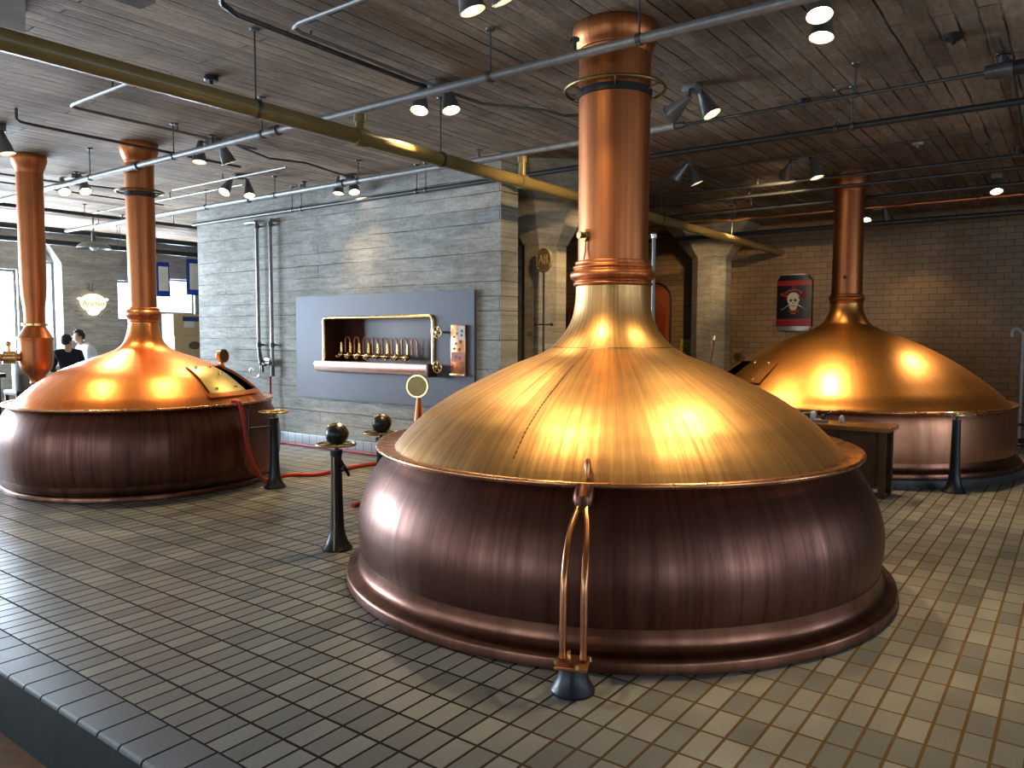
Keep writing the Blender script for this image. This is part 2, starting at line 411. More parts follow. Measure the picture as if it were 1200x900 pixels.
def windows(spec, axis, c, out, num0):
    for i, (a0, a1, z0, z1) in enumerate(spec):
        f = MB(); w = .05
        def bx(p0, p1, q0, q1, d0=-.04, d1=.04):
            if axis == 'x': f.box(p0, p1, c + out * .12 + d0, c + out * .12 + d1, q0, q1)
            else: f.box(c + out * .12 + d0, c + out * .12 + d1, p0, p1, q0, q1)
        bx(a0, a0 + w, z0, z1); bx(a1 - w, a1, z0, z1); bx(a0 + w, a1 - w, z0, z0 + w); bx(a0 + w, a1 - w, z1 - w, z1)
        n = 2 if a1 - a0 > 1.4 else 0
        for k in range(n):
            p = a0 + (a1 - a0) * (k + 1) / (n + 1); bx(p - .018, p + .018, z0 + w, z1 - w, -.025, .025)
        fr = struct(f.build('window_%d' % (num0 + i), M['galv']))
        g = MB()
        if axis == 'x': g.box(a0 + w, a1 - w, c + out * .12 - .004, c + out * .12 + .004, z0 + w, z1 - w)
        else: g.box(c + out * .12 - .004, c + out * .12 + .004, a0 + w, a1 - w, z0 + w, z1 - w)
        g.build('glass_pane', M['glass'], fr)
windows(FAR, 'x', Y1, 1, 1)
windows(NEAR, 'y', X0, -1, 1 + len(FAR))
windows(BEHIND, 'x', Y0, -1, 1 + len(FAR) + len(NEAR))

# mushroom columns and the piers
def octa(r, rot=PI / 8): return [rot + 2 * PI * k / 8 for k in range(8)]
def column(name, x, y, r, rc, z_cap, z_top=CEIL):
    b = MB().lathe([(0, 0), (r, 0), (r, z_cap), (r + .015, z_cap), (rc, z_top - .02), (rc, z_top), (0, z_top)], angles=octa(r))
    return struct(b.build(name, M['pier'], loc=(x, y, 0), ang=20))
column('column', 8.22, 5.60, .29, .85, 2.72)
column('column.001', 14.05, 5.72, .36, .85, 3.05)
column('column.002', 8.05, 11.35, .29, 1.05, 3.0)
b = MB(); b.box(7.16, 8.28, Y1 - .28, Y1, 0, 3.02); b.prism([(6.75, CEIL), (7.16, 3.02), (8.28, 3.02), (8.7, CEIL)], 0, .28, Matrix.Translation((0, Y1, 0)) @ Matrix(((1, 0, 0, 0), (0, 0, -1, 0), (0, 1, 0, 0), (0, 0, 0, 1))))
struct(b.build('column.003', M['concrete_x']))
# dropped haunches of the column behind the camera's left shoulder
b = MB(); b.prism([(1.2, 4.8), (1.92, 4.8), (2.06, 5.16), (2.216, 5.566), (1.9, 5.6), (1.2, 5.6)], CEIL - .12, CEIL)
struct(b.build('trim_2', M['haunch']))
b = MB(); b.prism([(2.1, 4.5), (2.2, 4.2), (2.46, 4.42), (2.51, 4.51), (2.50, 4.665), (2.28, 4.67)], CEIL - .10, CEIL)
struct(b.build('trim_3', M['haunch']))

# ------------------------------------------------------------------ kettles
def smooth_prof(pts, n=5):
    return [(p.x, p.y) for p in catmull([(a, b, 0) for a, b in pts], n)]
def interp_z(prof, r):
    for (r0, z0), (r1, z1) in zip(prof, prof[1:]):
        if min(r0, r1) - 1e-9 <= r <= max(r0, r1) + 1e-9 and abs(r1 - r0) > 1e-9:
            return z0 + (z1 - z0) * (r - r0) / (r1 - r0)
    return prof[-1][1]
def dome_patch(prof, a0, a1, r0, r1, off, th, na=14, nr=14):
    """A sheet lying on the dome between two azimuths (degrees) and two radii."""
    b = MB(); lay = []
    def pt(a, r, h):
        z = interp_z(prof, r); dz = (interp_z(prof, r + .01) - interp_z(prof, r - .01)) / .02
        n = Vector((-dz, 0, 1)).normalized()
        rr, zz = r + n.x * h, z + n.z * h
        return (rr * math.cos(R(a)), rr * math.sin(R(a)), zz)
    for h in (off, off + th):
        lay.append([[b.bm.verts.new(pt(a0 + (a1 - a0) * i / na, r0 + (r1 - r0) * j / nr, h)) for j in range(nr + 1)] for i in range(na + 1)])
    lo, hi = lay
    for i in range(na):
        for j in range(nr):
            b.face([hi[i][j], hi[i + 1][j], hi[i + 1][j + 1], hi[i][j + 1]]); b.face([lo[i][j], lo[i][j + 1], lo[i + 1][j + 1], lo[i + 1][j]])
    for i in range(na):
        for j in (0, nr): b.face([lo[i][j], lo[i + 1][j], hi[i + 1][j], hi[i][j]])
    for j in range(nr):
        for i in (0, na): b.face([lo[i][j], lo[i][j + 1], hi[i][j + 1], hi[i][j]])
    return b
def kettle(label, loc, flange, body, rim, dome, ring, stack, flare, halo, mats, hatch=None, plinth=None):
    k = thing('brew_kettle', label, 'brew kettle', loc, group='copper brew kettles')
    if plinth: MB().lathe(plinth, 128).build('plinth', M['pipe_dark'], k)
    MB().lathe(flange, 144).build('base_flange', M['flange'], k, ang=50)
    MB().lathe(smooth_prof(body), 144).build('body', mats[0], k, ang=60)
    MB().lathe(rim, 144).build('rim', M['rim'], k, ang=60)
    dp = smooth_prof(dome, 6); sk = None; ang = [2 * PI * i / 144 for i in range(144)]
    if hatch:
        a0, a1, r0, r1 = hatch['open']
        dp = sorted(dp + [(r0, interp_z(dp, r0)), (r1, interp_z(dp, r1))], key=lambda p: -p[0])
        ang = sorted(set(ang + [R(a0) % (2 * PI), R(a1) % (2 * PI)]))
        A0, A1 = R(a0) % (2 * PI), R(a1) % (2 * PI)
        def sk(s, e, p, q): return A0 - 1e-6 <= s and e <= A1 + 1e-6 and r0 - 1e-6 <= min(p[0], q[0]) and max(p[0], q[0]) <= r1 + 1e-6
    MB().lathe(dp, skip=sk, angles=ang).build('dome', mats[1], k, ang=60)
    MB().lathe(smooth_prof(ring, 4), 72).build('neck_ring', M['stack'], k, ang=60)
    MB().lathe(stack, 72).build('chimney', M['stack'], k, ang=50)
    MB().lathe(smooth_prof(flare, 5), 72).build('chimney_flare', M['stack'], k, ang=50)
    if halo:
        hz, hr, hc = halo
        b = MB().ring((0, 0, hz), hr, .011, segs=64)
        for q in range(6):
            a = PI / 6 + q * PI / 3
            b.tube([((hc + .005) * math.cos(a), (hc + .005) * math.sin(a), hz - .03), (hr * math.cos(a), hr * math.sin(a), hz)], .007, 6)
        h = b.build('ring_rail', M['bronze'], k)
        MB().lathe([(hc - .004, hz - .06), (hc + .008, hz - .055), (hc + .008, hz - .01), (hc - .004, hz - .005)], 72).build('collar', M['pipe_black'], k)
    if hatch:
        d0, d1, e0, e1 = hatch['door']
        d = dome_patch(dp, d0, d1, e0, e1, .012, .012).build('hatch_door', M[hatch['mat']], k)
        for aa in (.2, .75):
            for rr_ in (e0 + .03, e1 - .03):
                a = R(d0 + (d1 - d0) * aa); z = interp_z(dp, rr_) + .03
                MB().tube([(rr_ * math.cos(a), rr_ * math.sin(a), z - .012), (rr_ * math.cos(a), rr_ * math.sin(a), z + .014)], .020, 10).build('door_bolt', M['brass'], d)
        a = R(d0 + (d1 - d0) * .62); rm = (e0 + e1) / 2; hz_ = interp_z(dp, rm)
        MB().tube([(rm * math.cos(a), rm * math.sin(a), hz_ + .02), (rm * math.cos(a), rm * math.sin(a), hz_ + .07), ((rm + .05) * math.cos(a), (rm + .05) * math.sin(a), hz_ + .06)], .009, 8).build('door_knob', M['brass'], d)
        b = MB(); w = .035; dw = math.degrees(w / ((r0 + r1) / 2))
        fr = dome_patch(dp, d0 - 2, a1 + dw, r1 - .002, r1 + w, .004, .02)
        b.merge(fr.bm)
        b.merge(dome_patch(dp, a1, a1 + dw, r0, r1, .004, .02).bm)
        b.merge(dome_patch(dp, min(d0, a0) if d0 < a0 else a0, a1 + dw, r0 - w * .6, r0 + .002, .004, .016).bm)
        b.build('hatch_frame', mats[1], k)
        MB().lathe([(r1 * 1.06, interp_z(dp, r1) - .30), (.2, interp_z(dp, r1) - .30), (.2, interp_z(dp, r0) - .12), (r0 * .6, interp_z(dp, r0) - .12)], 64).build('hatch_shade_fill', M['inside'], k)  # added drum, shade below the hatch is put into its colour
    return k, dp
def sight_lamp(k, dp, az, r, zc, rad, face, mat='bronze'):
    """A brass drum lamp on a tapered copper stem, standing on the dome."""
    a = R(az); p = Vector((r * math.cos(a), r * math.sin(a), interp_z(dp, r) - .005))
    c = Vector((p.x, p.y, zc))
    h = MB().tube([p, c - Vector((0, 0, rad * .9))], [.034, .014], 14).build('lamp_stem', M['stack'], k)
    f = Vector((math.cos(R(face)), math.sin(R(face)), .06)).normalized()
    m = Matrix.Translation(c) @ f.to_track_quat('Z', 'Y').to_matrix().to_4x4()
    l = MB().lathe([(0, -.045), (rad * .75, -.042), (rad * .95, -.02), (rad, .0), (rad, .022), (rad * 1.06, .024), (rad * 1.06, .036), (rad * .92, .036), (rad * .92, .030)], 36, m).build('sight_lamp', M['brass'], k)
    MB().lathe([(0, .031), (rad * .93, .031), (rad * .93, .027)], 36, m).build('lamp_cover', M[mat], l)

MAIN = (4.681, 2.615, 0)
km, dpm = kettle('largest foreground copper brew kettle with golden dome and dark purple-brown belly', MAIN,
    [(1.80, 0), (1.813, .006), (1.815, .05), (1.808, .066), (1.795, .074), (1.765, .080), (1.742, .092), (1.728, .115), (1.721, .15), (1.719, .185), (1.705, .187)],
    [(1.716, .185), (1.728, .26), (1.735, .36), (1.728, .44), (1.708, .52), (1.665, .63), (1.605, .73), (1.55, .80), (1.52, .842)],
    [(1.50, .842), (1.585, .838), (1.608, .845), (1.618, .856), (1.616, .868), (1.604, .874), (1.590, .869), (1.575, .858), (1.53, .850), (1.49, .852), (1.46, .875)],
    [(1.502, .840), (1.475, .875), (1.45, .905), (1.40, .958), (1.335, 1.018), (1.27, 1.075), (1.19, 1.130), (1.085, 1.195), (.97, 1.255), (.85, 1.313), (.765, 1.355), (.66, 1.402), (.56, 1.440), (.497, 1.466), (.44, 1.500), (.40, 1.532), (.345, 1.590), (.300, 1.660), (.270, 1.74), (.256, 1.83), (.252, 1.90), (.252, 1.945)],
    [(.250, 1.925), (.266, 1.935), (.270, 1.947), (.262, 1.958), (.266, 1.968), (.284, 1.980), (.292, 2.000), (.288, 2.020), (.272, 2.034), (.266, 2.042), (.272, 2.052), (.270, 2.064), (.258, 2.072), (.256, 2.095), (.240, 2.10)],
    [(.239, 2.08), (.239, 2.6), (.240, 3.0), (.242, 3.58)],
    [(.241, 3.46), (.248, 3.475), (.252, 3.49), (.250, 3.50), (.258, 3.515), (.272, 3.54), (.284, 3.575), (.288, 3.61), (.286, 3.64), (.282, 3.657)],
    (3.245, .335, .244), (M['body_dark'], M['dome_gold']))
MB().lathe([(.418, interp_z(dpm, .418) + .001), (.421, interp_z(dpm, .421) + .003), (.424, interp_z(dpm, .424) + .001)], 96).build('weld_seam', M['flange'], km)
pts = []; rr_ = []
for k_ in range(121):
    r_ = 1.42 - k_ * .0065; q = R(-172.2); pts.append((r_ * math.cos(q), r_ * math.sin(q), interp_z(dpm, r_))); rr_.append(.0045 if k_ % 4 < 2 else .0012)
MB().tube(pts, rr_, 6).build('rivet_seam', M['flange'], km)
sight_lamp(km, dpm, 118, 1.38, 1.225, .078, 205)
# small spout low on the dome and the knob valve on the chimney
a = R(-155.4); ca, sa = math.cos(a), math.sin(a)
def pol(r, z, da=0., az=-155.4):
    q = R(az + da); return (r * math.cos(q), r * math.sin(q), z)
MB().tube([pol(1.43, .935), pol(1.455, .955), pol(1.478, .948), pol(1.488, .915), pol(1.49, .885)], [.010, .014, .016, .015, .014], 12).build('dome_spout', M['tube'], km)
v = MB().tube([pol(.235, 2.26, 0, -200), pol(.262, 2.26, 0, -200)], [.042, .040], 18).tube([pol(.255, 2.26, 0, -200), pol(.30, 2.26, 0, -200)], [.018, .024], 14).build('vent_knob', M['bronze'], km)
MB().tube([pol(.250, 2.225, 0, -198), pol(.249, 2.16, 0, -198), pol(.262, 2.10, 0, -198)], .006, 8).build('drain_line', M['tube'], v)

LEFT = (4.403, 8.339, 0)
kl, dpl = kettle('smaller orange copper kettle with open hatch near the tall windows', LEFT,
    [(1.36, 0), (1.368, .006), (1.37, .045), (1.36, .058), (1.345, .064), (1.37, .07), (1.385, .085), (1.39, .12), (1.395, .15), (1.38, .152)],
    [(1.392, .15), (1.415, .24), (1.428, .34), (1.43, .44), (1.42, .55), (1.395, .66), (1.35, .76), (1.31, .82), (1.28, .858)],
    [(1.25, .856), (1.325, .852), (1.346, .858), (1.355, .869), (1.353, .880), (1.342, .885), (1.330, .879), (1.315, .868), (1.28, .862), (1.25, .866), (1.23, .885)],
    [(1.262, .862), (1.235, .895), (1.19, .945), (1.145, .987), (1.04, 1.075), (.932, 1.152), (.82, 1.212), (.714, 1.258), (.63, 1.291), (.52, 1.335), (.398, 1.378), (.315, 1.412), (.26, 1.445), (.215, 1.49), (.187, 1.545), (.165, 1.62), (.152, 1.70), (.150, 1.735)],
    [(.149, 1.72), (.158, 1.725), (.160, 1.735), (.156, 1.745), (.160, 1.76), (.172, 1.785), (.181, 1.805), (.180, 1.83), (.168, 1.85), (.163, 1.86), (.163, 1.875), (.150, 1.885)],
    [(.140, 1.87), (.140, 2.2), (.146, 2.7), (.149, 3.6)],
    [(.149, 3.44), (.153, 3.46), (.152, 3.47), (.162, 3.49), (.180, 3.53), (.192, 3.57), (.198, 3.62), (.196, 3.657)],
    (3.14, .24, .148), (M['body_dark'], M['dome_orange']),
    dict(open=(-60, -43, .78, 1.165), door=(-87, -61, .785, 1.16), mat='hatch_gold'))
sight_lamp(kl, dpl, -33, .80, 1.345, .075, -75, 'bronze')
RIGHT = (10.576, 2.476, 0)
kr, dpr = kettle('amber domed copper kettle on a dark plinth before the brick wall', RIGHT,
    [(1.955, .085), (1.965, .09), (1.967, .13), (1.955, .145), (1.93, .15), (1.91, .165), (1.90, .20), (1.895, .235), (1.88, .236)],
    [(1.895, .235), (1.902, .30), (1.905, .38), (1.902, .48), (1.895, .58), (1.885, .66), (1.87, .72), (1.85, .755)],
    [(1.83, .756), (1.895, .755), (1.915, .762), (1.923, .774), (1.921, .787), (1.908, .793), (1.895, .788), (1.88, .778), (1.85, .774), (1.82, .79)],
    [(1.855, .765), (1.83, .795), (1.795, .829), (1.71, .917), (1.61, 1.0), (1.44, 1.135), (1.25, 1.267), (1.02, 1.405), (.78, 1.523), (.60, 1.600), (.45, 1.658), (.35, 1.705), (.289, 1.748), (.245, 1.815), (.215, 1.88), (.200, 1.95), (.195, 2.02)],
    [(.194, 2.00), (.203, 2.005), (.204, 2.018), (.200, 2.028), (.206, 2.04), (.219, 2.055), (.221, 2.075), (.210, 2.09), (.205, 2.10), (.207, 2.112), (.195, 2.125)],
    [(.188, 2.10), (.185, 2.4), (.180, 2.9), (.180, 3.6)],
    [(.180, 3.42), (.184, 3.43), (.190, 3.445), (.210, 3.465), (.224, 3.49), (.23, 3.53), (.23, 3.60), (.228, 3.657)],
    None, (M['body_right'], M['dome_amber']),
    dict(open=(117, 137, 1.28, 1.55), door=(137.6, 158, 1.285, 1.60), mat='dome_amber'),
    plinth=[(1.93, 0), (2.0, 0), (2.002, .03), (2.0, .075), (1.985, .088), (1.93, .09)])
sight_lamp(kr, dpr, 108, 1.32, 1.30, .055, 160, 'bronze')
MB().tube([pol(.180, 2.33, 0, 185), pol(.20, 2.33, 0, 185)], .022, 14).build('chimney_plug', M['pipe_black'], kr)

# copper tube pair in front of the main kettle
tp = thing('drain_tubes', 'pair of curved copper tubes running down the big kettle to a black floor foot', 'pipe', MAIN)
for da in (-1.35, 1.35):
    MB().tube([tuple(p) for p in catmull([pol(1.66, .775, da * .4), pol(1.715, .745, da * .55), pol(1.80, .685, da * .9), pol(1.90, .60, da), pol(1.965, .49, da), pol(1.985, .36, da), pol(1.99, .25, da), pol(1.99, .145, da)], 5)], .0165, 14).build('tube', M['tube'], tp)
b = MB().tube([pol(1.60, .83), pol(1.655, .79), pol(1.665, .755), pol(1.675, .735)], [.055, .052, .038, .022], 14)
b.build('bracket', M['flange'], tp, props={'label': 'dull brown copper bracket under the rim'})
b = MB().ring(pol(1.685, .752, .35), .020, .006, segs=16); b.build('tube_nut', M['brass'], tp)
fx = Vector(pol(2.0, 0)); mt = Matrix.Translation(fx)
MB().lathe([(0, 0), (.098, 0), (.100, .012), (.088, .03), (.072, .06), (.062, .09), (.059, .118), (0, .118)], 36, mt).build('foot', M['iron_blue'], tp, props={'label': 'flared blue-black iron foot'})
b = MB().box(-.075, .075, -.075, .075, .118, .136, .006, mt @ Matrix.Rotation(a, 4, 'Z')); pl = b.build('foot_plate', M['tube'], tp)
for q in (-1, 1):
    for w in (-1, 1): MB().tube([mt @ Vector((q * .055, w * .055, .13)), mt @ Vector((q * .055, w * .055, .152))], .009, 6).build('plate_bolt', M['brass'], pl)

# ------------------------------------------------------------------ valve posts
def wheel(b, r, spokes=5, tr=.009, m=Matrix()):
    b.ring((0, 0, 0), r, tr, segs=36, mat=None) if False else b.lathe([(r + tr * math.cos(2 * PI * k / 8), tr * math.sin(2 * PI * k / 8)) for k in range(8)], 36, m, close=True)
    b.lathe([(0, -.014), (.022, -.014), (.022, .018), (.012, .024), (0, .024)], 14, m)
    for k in range(spokes):
        q = 2 * PI * k / spokes + .3
        b.tube([m @ Vector((.015 * math.cos(q), .015 * math.sin(q), 0)), m @ Vector((r * math.cos(q), r * math.sin(q), 0))], tr * .8, 6)
    return b
def post(label, x, y, h, wz, wr, top_r, ball=None, mat='iron', lever=None, line=False, wm='brass'):
    p = thing('valve_post', label, 'valve post', (x, y, 0), group='valve posts beside the kettles')
    MB().lathe([(0, 0), (.112, 0), (.114, .012), (.106, .022), (.085, .05), (.066, .095), (.055, .15), (.049, .24), (.044, .42), (.040, h - .05), (top_r, h - .03), (top_r, h), (0, h)], 28).build('column', M[mat], p)
    MB().tube([(0, 0, h - .01), (0, 0, wz + (.0 if not ball else .05))], .014, 10).build('stem', M['pipe_dark'], p)
    wheel(MB(), wr, m=Matrix.Translation((0, 0, wz))).build('handwheel', M[wm], p)
    if ball:
        bz, br, face = ball
        f = Vector((math.cos(R(face)), math.sin(R(face)), .55)).normalized()
        m = Matrix.Translation((0, 0, bz)) @ f.to_track_quat('Z', 'Y').to_matrix().to_4x4()
        d = MB().lathe([(0, -.062), (br * .45, -.058), (br * .8, -.038), (br * .97, -.008), (br, .02), (br, .034), (0, .034)], 32, m).build('dial_case', M['rubber'], p)
        MB().lathe([(br * .99, .016), (br * 1.06, .018), (br * 1.07, .045), (br * .9, .052), (br * .88, .036)], 32, m).build('bezel', M['brass'], d)
        MB().lathe([(0, .040), (br * .9, .040), (br * .9, .034)], 32, m).build('dial_face', M['paper'], d)
    if lever:
        b = MB()
        for seg in lever: b.tube(seg, .012, 8)
        b.build('lever', M['pipe_black'], p)
    if line:
        b = MB().tube([(-.048, -.03, .70), (-.052, -.034, .45), (-.062, -.045, .2), (-.09, -.07, .06), (-.098, -.078, .015)], .005, 6).build('brass_line', M['brass'], p)
    return p
post('black iron valve post with round black dial, standing alone left of the big kettle', 3.755, 4.41, .745, .785, .142, .046, (.85, .080, 30), lever=[[(-.02, -.045, .70), (.035, -.065, .60), (.06, -.07, .55)], [(.01, -.06, .62), (-.02, -.08, .60)]], line=True)
post('valve post with round black dial mostly hidden by the big kettle rim', 4.43, 4.64, .745, .785, .142, .046, (.85, .076, 30))
post('valve post with bare brass handwheel at the right flank of the orange domed kettle', 4.90, 6.72, .73, .792, .150, .050, None, lever=[[(-.03, -.0, .64), (-.26, .05, .64)], [(-.26, .05, .56), (-.26, .05, .80), (-.22, .06, .88)]])
post('blue-black valve post with nickel spoked wheel before the amber kettle on its plinth', 8.92, 1.00, .745, .795, .170, .040, None, mat='iron_blue', wm='chrome')

# ------------------------------------------------------------------ hanging copper vessel at the left
ve = thing('vent_vessel', 'slim copper condenser vessel on a ceiling pipe left of the orange kettle', 'vessel', (3.937, 9.934, 0))
MB().lathe([(.108, 1.72), (.112, 1.9), (.132, 2.05), (.138, 2.2), (.139, 2.6), (.141, 3.56)], 40).build('pipe', M['stack'], ve)
MB().lathe(smooth_prof([(.14, 3.45), (.15, 3.50), (.172, 3.56), (.185, 3.61), (.184, 3.657)], 4), 40).build('pipe_flare', M['stack'], ve)
MB().lathe(smooth_prof([(.0, 1.00), (.07, 1.005), (.072, 1.04), (.09, 1.09), (.135, 1.15), (.165, 1.20), (.178, 1.27), (.18, 1.40), (.18, 1.52), (.188, 1.53), (.188, 1.55), (.178, 1.56), (.15, 1.61), (.12, 1.66), (.112, 1.685), (.112, 1.70)], 3), 44).build('tank', M['stack'], ve)
MB().lathe([(.105, 1.685), (.135, 1.69), (.136, 1.715), (.105, 1.72)], 40).build('collar', M['brass'], ve)
MB().tube([(0, 0, 1.02), (0, 0, .0)], .05, 20).build('drain_pipe', M['stack'], ve)
sp = MB().tube([(-.15, .02, 1.32), (-.30, .06, 1.32), (-1.5, .42, 1.30), (-1.62, .46, 1.26), (-1.66, .47, 1.16), (-1.66, .47, 0)], .045, 16).build('side_pipe', M['tube'], ve)
MB().tube([(-.21, .035, 1.32), (-.33, .07, 1.32)], .075, 18).tube([(-.27, .052, 1.36), (-.27, .052, 1.47)], .018, 10).ball((-.27, .052, 1.48), .03).build('valve', M['brass'], sp)

# ------------------------------------------------------------------ tap niche panel on the centre wall
gp = thing('tap_panel', 'blue-grey steel wall panel with a copper niche of small brass taps', 'wall panel', (WX, 7.384, .708), FACE_MX)
def U(y): return 7.384 - y
ou0, ou1, ov0, ov1 = U(8.415), U(6.385), 1.105 - .708, 1.82 - .708
b = MB()
for (u0, u1, v0, v1) in ((-1.642, ou0, 0, 1.416), (ou1, 1.642, 0, 1.416), (ou0, ou1, 0, ov0), (ou0, ou1, ov1, 1.416)): b.box(u0, u1, v0, v1, .004, .045)
bmesh.ops.remove_doubles(b.bm, verts=list(b.bm.verts), dist=1e-4)
b.build('face_plate', M['steel_plate'], gp)
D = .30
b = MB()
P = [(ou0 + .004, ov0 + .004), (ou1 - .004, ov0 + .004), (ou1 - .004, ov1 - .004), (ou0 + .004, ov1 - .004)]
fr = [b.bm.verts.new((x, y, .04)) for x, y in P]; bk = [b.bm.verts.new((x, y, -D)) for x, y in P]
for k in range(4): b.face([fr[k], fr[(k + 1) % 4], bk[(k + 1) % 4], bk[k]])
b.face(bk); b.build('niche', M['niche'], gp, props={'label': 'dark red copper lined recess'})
rc = .05; pts = []
for cx, cy, q0 in ((ou1 - rc, ov1 - rc, 0), (ou0 + rc, ov1 - rc, 90), (ou0 + rc, ov0 + rc, 180), (ou1 - rc, ov0 + rc, 270)):
    for k in range(5): pts.append((cx + rc * math.cos(R(q0 + k * 22.5)), cy + rc * math.sin(R(q0 + k * 22.5)), .055))
MB().tube(pts + [pts[0], pts[1]], .022, 10, caps=False).build('niche_frame', M['brass'], gp)
tr = MB(); 
prof = [(.05, .525), (.20, .525), (.205, .515), (.205, .43), (.18, .395), (.12, .378), (.05, .375)]
for u in (ou0 - .03, ou1 + .02): pass
va = [tr.bm.verts.new((ou0 - .03, v_, w_)) for w_, v_ in prof]; vb = [tr.bm.verts.new((ou1 + .02, v_, w_)) for w_, v_ in prof]
for k in range(len(prof)): tr.face([va[k], va[(k + 1) % 7], vb[(k + 1) % 7], vb[k]])
tr.face(va); tr.face(vb)
t0 = tr.build('trough', M['trough'], gp, props={'label': 'pinkish polished copper trough along the niche'})
MB().box(ou1 + .02, ou1 + .06, .37, .53, .05, .21, .006).build('trough_end', M['niche'], t0)
MB().tube([(U(8.36), .608, -.12), (U(6.93), .588, -.12)], .013, 10).build('manifold', M['brass'], gp)
for i in range(8):
    u = U(8.263) + i * (U(6.991) - U(8.263)) / 7; v0 = .607 - i * .0025
    t_ = MB().ball((u, v0, -.10), .042, (1, 1.0, 1.0), 14, 10).tube([(u, v0, -.10), (u, v0 - .02, -.03)], .014, 8).tube([(u + .004, v0 + .02, -.12), (u + .004, v0 + .17, -.12)], [.020, .013], 8).ring((u, v0 - .025, -.06), .022, .006, segs=16).build('tap', M['brass'], gp)
    arc = [(u + .03 + .045 - .045 * math.cos(q * PI / 8), v0 + .20 + .045 * math.sin(q * PI / 8), -.17) for q in range(9)]
    MB().tube([(u + .03, v0 + .03, -.17)] + arc + [(u + .12, v0 + .03, -.17)], .008, 8).build('gooseneck', M['tube'], t_)
for vv in (.915, .497):
    m = Matrix.Translation((U(6.23), vv, .15))
    w_ = wheel(MB(), .068, 5, .008, m).build('handwheel', M['brass'], gp)
    MB().tube([(U(6.23), vv, .04), (U(6.23), vv, .15)], .014, 10).build('wheel_stem', M['brass'], w_)
sg = MB().box(U(6.08), U(5.852), .395, 1.003, .045, .075, .004).build('gauge_plate', M['tube'], gp, props={'label': 'polished copper strip with a white reflection painted in one corner'})
MB().box(U(5.965), U(5.86), .83, .99, .0755, .080).build('white_reflection', M['paper'], sg)  # white sheet that paints a reflection onto the polished plate
MB().box(U(6.07), U(5.862), .565, .68, .0755, .080).build('orange_patch', M['orange'], sg)  # orange sheet just below the middle of the plate
for (u, v_, s_) in ((5.90, .93, .03), (5.905, .88, .025), (5.93, .80, .03), (5.98, .90, .02), (6.03, .86, .018), (6.0, .78, .02), (6.03, .72, .022), (5.95, .71, .025), (6.0, .62, .03), (5.94, .61, .028)):
    MB().box(U(u) - s_ * .5, U(u) + s_ * .5, v_ - s_ * .6, v_ + s_ * .6, .0755, .083).build('gauge_mark', M['iron'], sg)
MB().box(U(6.08), U(5.852), .395, .42, .075, .095, .004).build('gauge_ledge', M['brass'], sg)

# wall risers with their valves
for (y, zt, lab) in ((9.86, 1.36, 'left riser pipe on the concrete wall, with a curled hook at its foot'), (9.54, 1.12, 'right riser pipe on the concrete wall, ending above the vertical red hose')):
    X = WX - .08
    rp = thing('riser_pipe', lab, 'pipe', (X, y, 0), group='riser pipes on the concrete wall')
    top = [(.08, 0, 3.25), (.03, 0, 3.25), (.008, 0, 3.24), (0, 0, 3.21)] if y < 9.7 else [(.08, .30, 3.25), (.03, .30, 3.25), (0, .27, 3.25), (0, .06, 3.25), (0, .015, 3.24), (0, 0, 3.21)]
    MB().tube(top + [(0, 0, zt)], .026, 12).build('pipe', M['galv'], rp)
    for zc in (3.15, 1.40):
        MB().tube([(0, 0, zc), (0, 0, zc + .07)], .036, 10).tube([(0, 0, zc + .035), (.08, 0, zc + .035)], .014, 8).build('coupling', M['pipe_dark'], rp)
    if y > 9.7:
        MB().tube([(0, 0, 1.38), (0, -.02, 1.25), (0, -.05, 1.16), (0, -.16, 1.15)], [.026, .034, .034, .028], 12).tube([(0, -.08, 1.15), (0, -.08, 1.03), ], .02, 10).ball((0, -.06, 1.17), .045).build('valve', M['pipe_dark'], rp)
        MB().tube([tuple(p) for p in catmull([(0, -.02, 1.14), (0, -.02, 1.02), (0, .04, .96), (0, .14, .95), (0, .22, .98), (0, .24, 1.05), (0, .17, 1.08), (0, .11, 1.05)], 5)], .011, 8).build('hook', M['chrome'], rp)
    else:
        MB().tube([(0, 0, 1.14), (0, 0, .98)], .03, 12).ball((0, .03, 1.17), .05).tube([(0, .0, 1.17), (0, .14, 1.17)], .03, 10).build('valve', M['pipe_dark'], rp)
        MB().box(-.04, .02, .02, .14, 1.20, 1.24, .006).build('valve_lever', M['chrome'], rp)

# hoses
def hose(label, pts, r, mat):
    o = MB().tube([tuple(p) for p in catmull(pts, 6)], r, 10).build('hose', M[mat]); return tag(o, label, 'hose', 'red hoses')
hose('red hose hanging from the orange kettle rim and looping across the tiles', [(4.62, 7.02, .91), (4.63, 6.945, .905), (4.635, 6.915, .86), (4.65, 6.885, .72), (4.67, 6.87, .50), (4.74, 6.885, .28), (4.86, 6.925, .10), (5.02, 7.01, .026), (5.28, 7.10, .022), (5.42, 7.05, .022), (5.56, 6.86, .022), (5.90, 6.88, .022), (6.30, 6.90, .022), (6.75, 6.72, .022), (6.88, 6.0, .022), (6.8, 5.0, .022)], .022, 'hose')
hose('faded red hose dropping from the wall valve and lying along the tiled skirting', [(6.95, 9.60, .98), (6.945, 9.60, .70), (6.92, 9.60, .35), (6.90, 9.58, .10), (6.91, 9.45, .022), (6.95, 9.2, .020), (6.955, 8.5, .020), (6.965, 7.6, .020), (6.95, 6.6, .020), (6.95, 5.6, .020)], .018, 'hose_pink')
hose('short stub of red hose lying on the tiles behind the black dial post', [(4.75, 5.35, .02), (4.95, 5.40, .02), (5.2, 5.42, .02), (5.5, 5.3, .02)], .02, 'hose')

